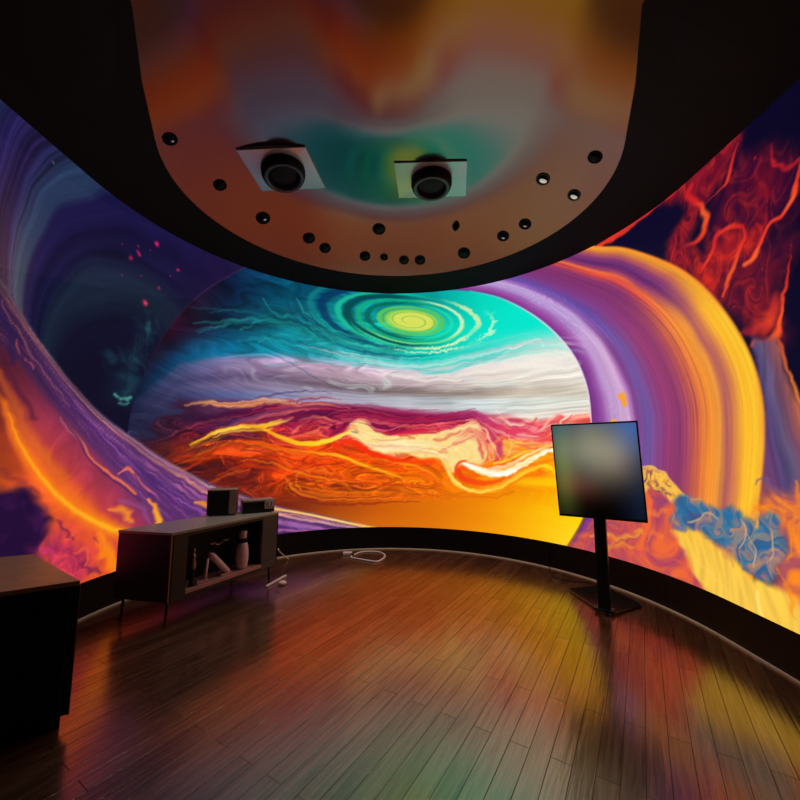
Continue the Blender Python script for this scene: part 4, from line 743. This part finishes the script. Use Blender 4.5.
# ------------------------------------------------------------------ curved screen
def build_screen():
    cs = [0.]
    while cs[-1] < 4.34:
        s = cs[-1]; cs.append(s + .0108 - .0032 * min(1, max(0, (s - 1.2) / 2.2)))
    while cs[-1] < 5.55: cs.append(cs[-1] + .03)
    sv = np.array([-v for v in cs[:0:-1]] + cs); zv = np.linspace(BB, HW, 330)
    S, Z = np.meshgrid(sv, zv)
    col = paint(S, Z)
    nx, nz = len(sv), len(zv)
    xy = np.array([on_path(s) for s in sv])
    co = np.zeros((nz, nx, 3)); co[..., 0] = xy[:, 0]; co[..., 1] = xy[:, 1]; co[..., 2] = zv[:, None]
    i = np.arange(nz*nx).reshape(nz, nx)
    q = np.stack([i[:-1, :-1], i[1:, :-1], i[1:, 1:], i[:-1, 1:]], -1).reshape(-1, 4)
    # the rim folds back to the wall so that the panel has its thickness
    edge = np.concatenate([i[0, :], i[1:, -1], i[-1, -2::-1], i[-2:0:-1, 0]])
    xo = np.array([on_path(s, .048) for s in sv]); bo = np.zeros((nz, nx, 3)); bo[..., 0] = xo[:, 0]; bo[..., 1] = xo[:, 1]; bo[..., 2] = zv[:, None]
    eb = nz*nx + np.arange(len(edge)); e2 = np.roll(np.arange(len(edge)), -1)
    q2 = np.stack([edge, edge[e2], eb[e2], eb], -1)
    V = np.vstack([co.reshape(-1, 3), bo.reshape(-1, 3)[edge]]); Q = np.vstack([q, q2]).astype(np.int32)
    me = bpy.data.meshes.new('curved_screen')
    me.vertices.add(len(V)); me.vertices.foreach_set('co', V.astype(np.float32).ravel())
    me.loops.add(Q.size); me.loops.foreach_set('vertex_index', Q.ravel())
    me.polygons.add(len(Q)); me.polygons.foreach_set('loop_start', np.arange(0, Q.size, 4, dtype=np.int32))
    me.polygons.foreach_set('loop_total', np.full(len(Q), 4, np.int32))
    mi = np.zeros(len(Q), np.int32); mi[len(q):] = 1; me.polygons.foreach_set('material_index', mi)
    me.update(calc_edges=True)
    a = me.color_attributes.new('picture', 'FLOAT_COLOR', 'POINT')
    full = np.ones((len(V), 4), np.float32); full[:nz*nx, :3] = lin(col.reshape(-1, 3)); full[nz*nx:, :3] = 0
    a.data.foreach_set('color', full.ravel())
    pm = picture_mat(); pm.cycles.emission_sampling = 'NONE'
    me.materials.append(pm); me.materials.append(M_matte)
    o = bpy.data.objects.new('curved_screen', me); C.objects.link(o)
    tag(o, 'huge curved wraparound video screen showing a banded teal and orange planet above the black plinth', 'screen')
build_screen()

# ------------------------------------------------------------------ ceiling fittings
def frame_at(x, y):
    n = ceil_n(x, y)                      # points down into the room
    z = -n; xx = Vector((1, 0, 0)); xx = (xx - z*xx.dot(z)).normalized(); yy = z.cross(xx)
    return Matrix(((xx.x, yy.x, z.x, x), (xx.y, yy.y, z.y, y), (xx.z, yy.z, z.z, ceil_z(x, y)), (0, 0, 0, 1)))
def panel_light(q, label):
    q = [Vector(p) for p in q]; cen = sum(q, Vector())/4
    xx = ((q[1]+q[2]) - (q[0]+q[3])).normalized(); zz_ = xx.cross((q[3]+q[2]) - (q[0]+q[1])).normalized(); yy = zz_.cross(xx)
    M = Matrix(((xx.x, yy.x, zz_.x, cen.x), (xx.y, yy.y, zz_.y, cen.y), (xx.z, yy.z, zz_.z, cen.z), (0, 0, 0, 1))); Mi = M.inverted()
    l = [Mi @ p for p in q]
    t = thing('ceiling_panel_light', label, 'ceiling light', group='square ceiling panels with round lamp rings'); t.matrix_world = M
    def f(u, v, z):
        p = l[0]*(1-u)*(1-v) + l[1]*u*(1-v) + l[2]*u*v + l[3]*(1-u)*v; return (p.x, p.y, p.z + z)
    obj('mounting_plate', hexa(f, 0, 1, 0, 1, -.009, .030, .002), M_plate, t)
    r = .185
    obj('lamp_collar', lathe([(r+.012, -.006), (r+.012, -.05), (r, -.085), (r-.012, -.085), (r-.02, -.03)], 48, cap=False), M_matte, t, True)
    obj('lamp_ring', lathe([(r-.008, -.085), (r-.008, -.098), (r-.018, -.102), (r-.040, -.100), (r-.046, -.088), (r-.046, -.05)], 48, cap=False), M_graph, t, True)
    obj('lamp_lens', lathe([(r-.046, -.055), (r-.07, -.062), (.05, -.068), (.012, -.07)], 48), M_matte, t, True)
    return t
panel_light(((-1.327, 0.317, 3.800), (-0.750, 0.364, 3.869), (-0.676, 0.883, 3.857), (-1.269, 0.785, 3.754)), 'square white ceiling panel with a black lamp ring, the left one of the pair')
panel_light(((0.021, 0.526, 3.850), (0.685, 0.522, 3.869), (0.752, 0.970, 3.838), (0.065, 1.043, 3.863)), 'square white ceiling panel with a black lamp ring, the right one near the centre')
def spot(x, y, r, label, kind):
    t = thing('recessed_spotlight', label, 'spotlight', group='small recessed spotlights along the ceiling rim'); t.matrix_world = frame_at(x, y)
    obj('bezel', lathe([(r, .012), (r, -.007), (r*.93, -.011), (r*.80, -.008), (r*.76, .012)], 28, cap=False), M_matte if kind != 2 else M_black, t, True)
    obj('can', lathe([(r*.78, -.006), (r*.72, .002), (r*.5, .006), (r*.1, .007)], 28), M_matte, t, True)
    if kind:
        # lamp capsule turned inside its can
        k = .52 if kind == 2 else .34
        Mx = Matrix.Translation((r*.12, r*.22, -.006)) @ Matrix.Rotation(.5, 4, 'X')
        obj('reflector', lathe([(r*.02, -.016), (r*k*.6, -.013), (r*k, -.006), (r*k*1.02, .004)], 24, Mx), M_lamp if kind == 2 else M_chrome, t, True)
    return t
M_lamp = mat('lamp_reflector_lit', rgb(230, 226, 214), .3, .6, .5, .1, 30, emit=rgb(235, 226, 205), estr=.45)
for a in (
    (-1.719, 0.044, 0.055, 'dark spotlight with a bluish glint high at the far left of the ceiling', 1),
    (-1.585, 0.596, 0.059, 'unlit black spotlight below and left of the left square panel', 0),
    (-1.359, 1.083, 0.073, 'spotlight with a small glint below the left square panel', 1),
    (-0.966, 1.462, 0.07, 'larger spotlight of the close pair left of the ceiling centre', 0),
    (-0.813, 1.626, 0.068, 'smaller spotlight of the close pair left of the ceiling centre', 0),
    (-0.166, 1.469, 0.075, 'lone dark spotlight between the two square panels, set back from the rim', 0),
    (-0.354, 1.801, 0.067, 'leftmost spotlight of the short row at the middle of the rim', 0),
    (-0.121, 1.828, 0.049, 'tiny faint spotlight in the short row at the middle of the rim', 0),
    (0.127, 1.865, 0.062, 'third spotlight of the short row at the middle of the rim', 0),
    (0.326, 1.852, 0.068, 'rightmost spotlight of the short row at the middle of the rim', 0),
    (0.844, 1.676, 0.075, 'spotlight just below the cone shaped sensor', 0),
    (1.225, 1.345, 0.066, 'lower left spotlight of the diagonal pair right of the sensor', 1),
    (1.4, 1.127, 0.065, 'upper right spotlight of the diagonal pair right of the sensor', 1),
    (1.399, 0.597, 0.064, 'lit spotlight right of the right square panel, the greener one', 2),
    (1.698, 0.637, 0.059, 'brightest lit spotlight near the right side of the ceiling', 2),
    (1.689, 0.225, 0.058, 'black unlit spotlight at the far right of the ceiling', 0)):
    spot(*a)
x, y = (0.705, 1.364)
t = thing('motion_sensor', 'small black cone shaped sensor hanging among the spotlights near the middle of the ceiling', 'sensor'); t.matrix_world = frame_at(x, y)
obj('base', lathe([(.042, .01), (.042, -.012), (.036, -.018)], 24), M_matte, t, True)
obj('cone', lathe([(.036, -.018), (.030, -.045), (.012, -.075), (.004, -.08)], 24), M_black, t, True)

# ------------------------------------------------------------------ sideboard
A0 = Vector((-1.583, .208)); e1 = Vector((.485, .875)).normalized(); e2 = Vector((-.454, .091)).normalized()
SL, SD, SB, SH = 1.022, .463, .158, .649
def fs(u, v, z):
    p = A0 + e1*u + e2*v; return (p.x, p.y, z)
sb = thing('sideboard', 'long graphite sideboard on thin legs with an open display niche below the screen', 'sideboard')
NU0, NU1, NZ0, NZ1 = 0.130, 0.842, 0.210, 0.604
ND = .20
b = hexa(fs, 0, .02, .004, SD, SB, SH-.02, .001)                                # end panels
hexa(fs, SL-.02, SL, .004, SD, SB, SH-.02, .001, b)
hexa(fs, .02, SL-.02, SD-.015, SD, SB, SH-.02, 0, b)                            # back
hexa(fs, .02, SL-.02, .006, SD-.015, SB, SB+.02, 0, b)                          # bottom
obj('carcass', b, M_graphd, sb)
obj('top', hexa(fs, -.004, SL+.004, -.006, SD+.002, SH-.02, SH, .0025), M_lit, sb)
obj('front_panel', hexa(fs, .02, NU0, 0, .018, SB+.004, SH-.022, .0015), M_graphd, sb)
obj('door', hexa(fs, NU1, SL-.003, -.002, .018, NZ0+.02, SH-.022, .0015), M_graph, sb)
d_ = obj('drawer', hexa(fs, NU1, SL-.003, -.002, .018, SB+.004, NZ0+.016, .0015), M_graph, sb)
obj('upper_rail', hexa(fs, NU0, NU1, 0, .018, NZ1, SH-.022, .001), M_graphd, sb)
obj('lower_rail', hexa(fs, NU0, NU1, 0, .018, SB+.004, NZ0-.028, .001), M_graphd, sb)
b = hexa(fs, NU0, NU1, .018, ND, NZ0-.03, NZ0-.012, 0)
hexa(fs, NU0, NU1, ND, ND+.012, NZ0-.03, SH-.022, 0, b); hexa(fs, NU0-.012, NU0, .018, ND, NZ0-.03, SH-.022, 0, b); hexa(fs, NU1, NU1+.012, .018, ND, NZ0-.03, SH-.022, 0, b)
obj('niche_lining', b, M_matte, sb)
lg = obj('niche_shelf', hexa(fs, NU0, NU1, -.004, ND, NZ0-.028, NZ0, .002), M_ledge, sb); lg['label'] = 'rosy niche floor'
obj('edge_trim', hexa(fs, -.003, .004, -.005, .002, SB, SH-.02, .0008), M_brass, sb)['label'] = 'thin brass corner edge'
obj('end_trim', hexa(fs, SL-.003, SL+.004, -.005, .002, SB, SH-.02, .0008), M_steel, sb)
for u, v in ((.03, .03), (.03, SD-.05), (SL-.05, .03), (SL-.05, SD-.05)):
    p, q = Vector(fs(u+.01, v+.01, SB+.005)), Vector(fs(u+.01 + (-.012 if u < .5 else .012), v+.01, 0.001))
    b = tube([p, p.lerp(q, .5), q], .011, 10, taper=.75)
    leg = obj('leg', b, M_steel, sb, True)
    obj('foot', lathe([(.011, 0.0), (.011, .007), (.008, .01)], 12, Matrix.Translation((q.x, q.y, 0.0))), M_black, leg)

# things in the niche
def at(u, v): 
    p = A0 + e1*u + e2*v; return p.x, p.y
def niche_thing(name, label, cat, u, v):
    x, y = at(u, v); return thing(name, label, cat, (x, y, NZ0), math.atan2(e1.y, e1.x))
F1, F2, F3, F4, F5 = 0.202, 0.339, 0.533, 0.705, 0.535
t = niche_thing('figurine', 'small dull gold standing figurine at the near end of the sideboard niche', 'figurine', F1 + .02, .045)
obj('pedestal', lathe([(.026, 0), (.026, .012), (.018, .02), (.016, .105), (.024, .112), (.024, .12)], 20), M_matte, t, True)
obj('body', lathe([(.018, .12), (.024, .135), (.023, .165), (.015, .195), (.020, .215), (.016, .232), (.007, .24), (.011, .25), (.014, .262), (.010, .275), (.003, .28)], 20), M_brass, t, True)
t = niche_thing('upright_bar', 'slim pink upright bar on a pale foot in the sideboard niche', 'ornament', F2, .05)
obj('bar', tube([(0, 0, .012), (.004, 0, .09), (.014, 0, .17)], .014, 12, taper=.7), M_pink, t, True)
obj('foot', prism([(-.09, -.03), (.02, -.03), (.02, .03), (-.06, .03)], 0, .018, .004), M_ledge, t)
t = niche_thing('leaning_bottle', 'pink bottle leaning diagonally between the upright bar and the oval vase', 'bottle', F3, .06)
b = tube([(-.15, 0, .19), (-.11, 0, .155), (-.05, 0, .09), (.0, 0, .036), (.02, 0, .014)], .026, 14)
obj('body', b, M_pink, t, True)
obj('cap', tube([(-.165, 0, .205), (-.15, 0, .19)], .018, 12), M_ledge, t, True)
obj('rest', prism([(-.06, -.03), (.045, -.03), (.045, .03), (-.06, .03)], 0, .014, .004), M_ledge, t)
t = niche_thing('oval_vase', 'tall oval pink vase with black neck band at the far end of the niche', 'vase', F4, .07)
obj('body', lathe([(.035, 0), (.046, .012), (.052, .05), (.055, .10), (.052, .16), (.044, .20), (.036, .225)], 28), M_pink, t, True)
obj('neck_band', lathe([(.037, .222), (.040, .228), (.040, .25), (.037, .256)], 28), M_matte, t, True)
obj('neck', lathe([(.034, .254), (.033, .285), (.036, .315), (.034, .318)], 28), M_pink, t, True)
t = niche_thing('wire_sculpture', 'small curled brown wire sculpture behind the leaning bottle', 'ornament', F5, .14)
obj('stem', tube([(0, 0, .0), (0, 0, .12), (.005, 0, .235)], .005, 8), M_matte, t)
b = tube(spline([(-.08, 0, .262), (-.06, 0, .25), (-.04, .01, .262), (-.03, .0, .245), (.0, 0, .235), (.03, .01, .245), (.045, 0, .262), (.07, 0, .255), (.095, 0, .262)], 6), .008, 8)
obj('curl', b, M_brass, t, True)

# things on the sideboard
def quad_box(name, p0, p1, dep, z0, z1, material, parent, bev=.003):
    """box standing on a ground edge p0-p1 and going back by dep"""
    p0, p1 = Vector(p0), Vector(p1); n = Vector((-(p1-p0).y, (p1-p0).x)).normalized()
    pts = [p0, p1, p1 + n*dep, p0 + n*dep]
    return obj(name, prism([(p.x, p.y) for p in pts], z0, z1, bev), material, parent)
t = thing('cube_speaker', 'black cube shaped speaker standing on the sideboard', 'speaker')
p0, p1 = Vector((-1.662, .862)), Vector((-1.425, .928))
quad_box('cabinet', p0, p1, .17, SH+.008, SH+.222, M_black, t, .008)
quad_box('top_plate', p0, p1, .17, SH+.222, SH+.232, M_lit, t, .003)
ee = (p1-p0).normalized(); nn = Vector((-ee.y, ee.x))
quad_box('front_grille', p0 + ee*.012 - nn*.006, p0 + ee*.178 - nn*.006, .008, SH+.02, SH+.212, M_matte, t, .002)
quad_box('lit_side_strip', p0 + ee*.188 - nn*.006, p1 - nn*.006, .008, SH+.012, SH+.218, M_lit, t, .002)  # the speaker's lit side, painted as a pale strip
for a in ((.03, .02), (.215, .02), (.03, .14), (.215, .14)):
    q = p0 + ee*a[0] + nn*a[1]
    obj('foot', lathe([(.012, SH), (.012, SH+.009)], 12, Matrix.Translation((q.x, q.y, 0))), M_matte, t)
t = thing('flat_box', 'low black box with a pale printed end label beside the cube speaker', 'box')
p0, p1 = Vector((-1.376, .978)), Vector((-1.130, 1.125))
quad_box('case', p0, p1, .16, SH+.001, SH+.102, M_black, t, .004)
quad_box('lid', p0, p1, .16, SH+.102, SH+.120, M_lit, t, .004)
ee = (p1-p0).normalized(); nn = Vector((-ee.y, ee.x))
q0, q1 = p0 + ee*.194 - nn*.0035, p0 + ee*.280 - nn*.0035
lab = quad_box('label_plate', q0, q1, .004, SH+.035, SH+.108, M_white, t, .0008); lab['label'] = 'pale end label with dark marks'
for k, (a, z0, z1, w) in enumerate(((.010, .045, .098, .006), (.026, .045, .098, .006), (.026, .045, .053, .018), (.050, .045, .07, .007), (.058, .064, .098, .007), (.066, .045, .053, .014))):
    quad_box('printed_mark', q0 + ee*a - nn*.0012, q0 + ee*(a+w) - nn*.0012, .002, SH+z0, SH+z1, M_matte, lab, 0)

# ------------------------------------------------------------------ cabinet at the lower left
t = thing('low_cabinet', 'black cabinet with brown wooden top in the near left corner', 'cabinet')
CH = .65
plan = [(-1.435, -0.785), (-2.076, -0.347), (-2.220, -0.417), (-2.078, -1.190)]
def inset(pl, d):
    c = Vector((sum(p[0] for p in pl)/len(pl), sum(p[1] for p in pl)/len(pl)))
    return [tuple(Vector(p) + (c - Vector(p)).normalized()*d) for p in pl]
obj('body', prism(inset(plan, .006), .06, CH-.022, .003), M_matte, t)
obj('plinth', prism(inset(plan, .04), .0, .062), M_matte, t)
obj('top', prism(plan, CH-.022, CH, .003), M_oak, t)['label'] = 'brown wooden top'
a, b_ = Vector(plan[0]), Vector(plan[1])
obj('corner_trim', lathe([(.005, .06), (.005, CH-.022)], 10, Matrix.Translation((a.x-.004, a.y+.004, 0))), M_steel, t)
a, d4 = Vector(plan[0]), Vector(plan[-1]); fe = (d4 - a).normalized(); fn = Vector((fe.y, -fe.x))
if fn.dot(Vector((.084, -2.707)) - a) < 0: fn = -fn
for k in range(2):
    p, q = a + fe*(.03 + k*.34), a + fe*(.36 + k*.34)
    dr = obj('door', prism([tuple(p + fn*.0), tuple(q + fn*.0), tuple(q + fn*.012), tuple(p + fn*.012)], .075, CH-.035, .002), M_matte, t)
    h = q - fe*.03 if k == 0 else p + fe*.03
    obj('handle', prism([tuple(h + fn*.012), tuple(h + fe*.012 + fn*.012), tuple(h + fe*.012 + fn*.024), tuple(h + fn*.024)], .40, .52, .002), M_black, dr)

# ------------------------------------------------------------------ display on its stand
t = thing('display_stand', 'flat display on a dark column stand before the right of the curved screen', 'display')
TL, TR, BL, BR = Vector((1.373, .495, 1.466)), Vector((1.857, .131, 1.484)), Vector((1.384, .594, .723)), Vector((1.895, .218, .732))
cen = (TL+TR+BL+BR)/4; eu = ((TR+BR)-(TL+BL))/2; W_ = eu.length; eu.normalize(); ev = ((TL+TR)-(BL+BR))/2; H_ = ev.length; ev = (ev - eu*ev.dot(eu)).normalized(); en = eu.cross(ev)   # towards the room
if en.dot(Vector((.084, -2.707, 1.3)) - cen) < 0: en = -en
def ft(u, v, w):
    return tuple(cen + eu*u + ev*w + en*v)
obj('housing', hexa(ft, -W_/2, W_/2, -.034, -.001, -H_/2, H_/2, .004), M_black, t)
b = hexa(ft, -W_/2, W_/2, -.004, .006, H_/2-.012, H_/2, .0015); hexa(ft, -W_/2, W_/2, -.004, .006, -H_/2, -H_/2+.018, .0015, b)
hexa(ft, -W_/2, -W_/2+.010, -.004, .006, -H_/2, H_/2, .0015, b); hexa(ft, W_/2-.010, W_/2, -.004, .006, -H_/2, H_/2, .0015, b)
obj('bezel', b, M_stand, t)
def tv_mat():
    m = bpy.data.materials.new('display_soft_picture'); m.use_nodes = True
    nt = m.node_tree; N, L = nt.nodes, nt.links; b = N['Principled BSDF']
    b.inputs['Base Color'].default_value = (.01, .01, .012, 1); b.inputs['Roughness'].default_value = .3
    uv = N.new('ShaderNodeAttribute'); uv.attribute_name = 'place'
    sp = N.new('ShaderNodeSeparateXYZ'); L.new(uv.outputs['Vector'], sp.inputs['Vector'])
    ns = N.new('ShaderNodeTexNoise'); ns.inputs['Scale'].default_value = 2.2; ns.inputs['Detail'].default_value = 1; L.new(uv.outputs['Vector'], ns.inputs['Vector'])
    # soft sum of a few blurred patches
    acc = None
    for (cx, cy, rx, ry, col) in TVBLOBS:
        def mth(op, a, b2=None):
            n = N.new('ShaderNodeMath'); n.operation = op
            for i, v in enumerate((a, b2)):
                if v is None: continue
                if isinstance(v, (int, float)): n.inputs[i].default_value = v
                else: L.new(v, n.inputs[i])
            return n.outputs[0]
        dx = mth('MULTIPLY', mth('SUBTRACT', sp.outputs['X'], cx), 1/rx); dy = mth('MULTIPLY', mth('SUBTRACT', sp.outputs['Y'], cy), 1/ry)
        q = mth('ADD', mth('MULTIPLY', dx, dx), mth('MULTIPLY', dy, dy)); g = mth('POWER', 2.718, mth('MULTIPLY', q, -1.))
        v = N.new('ShaderNodeVectorMath'); v.operation = 'SCALE'; v.inputs[0].default_value = lin(col); L.new(g, v.inputs['Scale'])
        if acc is None: acc = v.outputs['Vector']
        else:
            ad = N.new('ShaderNodeVectorMath'); ad.operation = 'ADD'; L.new(acc, ad.inputs[0]); L.new(v.outputs['Vector'], ad.inputs[1]); acc = ad.outputs['Vector']
    mr = N.new('ShaderNodeMapRange'); mr.inputs['To Min'].default_value = .8; mr.inputs['To Max'].default_value = 1.2; L.new(ns.outputs['Fac'], mr.inputs['Value'])
    f = N.new('ShaderNodeVectorMath'); f.operation = 'SCALE'; L.new(acc, f.inputs[0]); L.new(mr.outputs['Result'], f.inputs['Scale'])
    L.new(f.outputs['Vector'], b.inputs['Emission Color']); b.inputs['Emission Strength'].default_value = 1.
    return m
TVBLOBS = [(.48, .74, .34, .26, (136, 136, 116)), (.72, .62, .22, .22, (92, 74, 66)), (.95, .96, .22, .24, (40, 84, 146)), (.05, .98, .2, .3, (20, 62, 76)), (.10, .55, .14, .4, (84, 94, 40)), (.24, .36, .24, .14, (78, 32, 26)), (.5, .98, .5, .08, (20, 44, 70)), (1., .4, .2, .5, (18, 30, 52))]
b = hexa(ft, -W_/2+.010, W_/2-.010, -.002, .003, -H_/2+.018, H_/2-.012, 0)
o = obj('screen_panel', b, tv_mat(), t)
pa = o.data.attributes.new('place', 'FLOAT_VECTOR', 'POINT')
for i, v in enumerate(o.data.vertices):
    d = v.co - cen; pa.data[i].vector = (d.dot(eu)/W_ + .5, d.dot(ev)/H_ + .5, 0)
pc = Vector((1.695, .478)); eh = Vector((eu.x, eu.y)).normalized(); nh = Vector((-eh.y, eh.x))
def fp(u, v, z):
    p = pc + eh*u + nh*v; return (p.x, p.y, z)
obj('column', hexa(fp, -.044, .044, -.022, .022, .018, 1.28, .004), M_stand, t)
b = hexa(fp, -.012, .012, -.026, -.020, .10, 1.0, .001); obj('cable_cover', b, M_black, t)
mid = cen - en*.034; pm_ = Vector((pc.x, pc.y, cen.z))
b = bmesh.new()
br = obj('bracket', hexa(ft, -.12, .12, -.06, -.032, -.10, .12, .003), M_black, t)
obj('bracket_arm', tube([cen - en*.05, Vector((pc.x, pc.y, 1.12))], .03, 10), M_black, br)
def rounded(pts, r, n=5):
    out = []; N_ = len(pts)
    for i in range(N_):
        p = Vector(pts[i]); a = (Vector(pts[i-1]) - p).normalized(); c = (Vector(pts[(i+1) % N_]) - p).normalized()
        s, e = p + a*r, p + c*r
        for k in range(n+1):
            q = k/n; out.append(tuple(s*(1-q)**2 + p*2*q*(1-q) + e*q*q))
    return out
base_pts = [(1.589, .93), (1.664, .375), (2.065, .577), (1.955, 1.02)]
obj('base_plate', prism(rounded(base_pts, .06), .0, .020, .004), M_gloss, t)
obj('column_foot', hexa(fp, -.07, .07, -.04, .04, .018, .034, .004), M_stand, t)
# cable of the display
b = tube(spline([(1.945, 1.045, .008), (1.87, 1.12, .008), (1.72, 1.16, .008), (1.62, 1.28, .008), (1.66, 1.50, .012), (1.672, 1.552, .06), (1.672, 1.554, .2), (1.672, 1.553, .262)], 6), .0045, 8)
tag(obj('power_cable', b, M_matte, None, True), 'thin black cable from the display stand up the plinth', 'cable')

# ------------------------------------------------------------------ things on the floor
b = tube(spline([(-0.474, 1.914, 0.008), (-0.411, 2.080, 0.008), (-0.309, 2.146, 0.008), (-0.162, 2.126, 0.008), (-0.084, 1.980, 0.008), (-0.123, 1.802, 0.008), (-0.175, 1.746, 0.008), (-0.267, 1.782, 0.008), (-0.386, 1.845, 0.008)], 5, True), .009, 8, True)
t = thing('cable_loop', 'pale loop of cable lying on the floor at the foot of the plinth', 'cable')
obj('loop', b, M_white, t, True)
x, y, z = (-0.523, 2.023, -0.000); obj('plug', prism([(x-.06, y-.03), (x+.05, y-.03), (x+.05, y+.03), (x-.06, y+.03)], 0, .035, .008), M_white, t)
x2, y2, z2 = (-0.462, 2.003, 0.000); obj('connector', prism([(x2-.022, y2-.05), (x2+.012, y2-.05), (x2+.012, y2+.05), (x2-.022, y2+.05)], 0, .03, .006), M_matte, t)
p, q = Vector((-1.130, 0.972, 0.010)), Vector((-1.035, 1.270, 0.010)); dn_ = (q-p).normalized(); sd = Vector((-dn_.y, dn_.x, 0))
b = prism([tuple((p - sd*.010).xy), tuple((q - sd*.010).xy), tuple((q + sd*.010).xy), tuple((p + sd*.010).xy)], 0, .02, .006)
tag(obj('floor_bar', b, M_white), 'slim pale bar lying on the floor under the far end of the sideboard', 'bar')
x, y, z = (-1.004, 1.053, 0.000)
tag(obj('floor_puck', lathe([(.030, 0), (.036, .006), (.036, .020), (.028, .028), (.01, .03)], 24, Matrix.Translation((x, y, 0))), M_pink, None, True), 'small rosy puck on the floor beside the slim pale bar', 'puck')
b = tube(spline([(-1.160, 1.403, 0.227), (-1.151, 1.395, 0.209), (-1.196, 1.756, 0.060), (-1.170, 1.826, 0.008)], 6), .006, 8)
tag(obj('white_lead', b, M_white, None, True), 'short white lead hanging from the far end of the sideboard to the floor', 'cable')

# ------------------------------------------------------------------ light and camera
w = bpy.data.worlds.new('dark_room'); bpy.context.scene.world = w; w.use_nodes = True
w.node_tree.nodes['Background'].inputs['Color'].default_value = (.5, .55, .7, 1); w.node_tree.nodes['Background'].inputs['Strength'].default_value = .0
def lamp(x, y, power, col, size):
    l = bpy.data.lights.new('spot_fill_lamp', 'SPOT'); l.energy = power; l.color = col; l.spot_size = size; l.spot_blend = .9; l.shadow_soft_size = .03
    o = bpy.data.objects.new('spot_fill_lamp', l); C.objects.link(o); o.location = (x, y, ceil_z(x, y) - .03)
for x, y, p in ((-1.719, 0.044, 16.0), (-1.585, 0.596, 16.0), (-1.359, 1.083, 16.0), (-0.966, 1.462, 16.0), (-0.813, 1.626, 16.0), (-0.166, 1.469, 16.0), (-0.354, 1.801, 16.0), (0.127, 1.865, 16.0), (0.326, 1.852, 16.0), (0.844, 1.676, 16.0), (1.225, 1.345, 16.0), (1.400, 1.127, 16.0), (1.399, 0.597, 20.0), (1.698, 0.637, 20.0), (1.689, 0.225, 16.0)):                    # fill light added at the small ceiling spotlights, most of them unlit
    lamp(x, y, p, (1., .93, .85), 1.75)

cam = bpy.data.cameras.new('camera'); co = bpy.data.objects.new('camera', cam); C.objects.link(co)
co.location = (.084, -2.707, 1.3); co.rotation_mode = 'XYZ'
cam.sensor_width = 36.; cam.lens = 36. * 385. / 800.; cam.clip_start = .02
co.matrix_world = Matrix.Translation((.084, -2.707, 1.3)) @ Matrix.Rotation(PI/2 + .115, 4, 'X') @ Matrix.Rotation(.004, 4, 'Z')
sc = bpy.context.scene; sc.camera = co
sc.view_settings.view_transform = 'Standard'; sc.view_settings.look = 'None'; sc.view_settings.exposure = 0; sc.view_settings.gamma = 1; sc.view_settings.use_curve_mapping = False
sc.cycles.max_bounces = 8; sc.cycles.diffuse_bounces = 4; sc.cycles.glossy_bounces = 4; sc.cycles.use_denoising = True
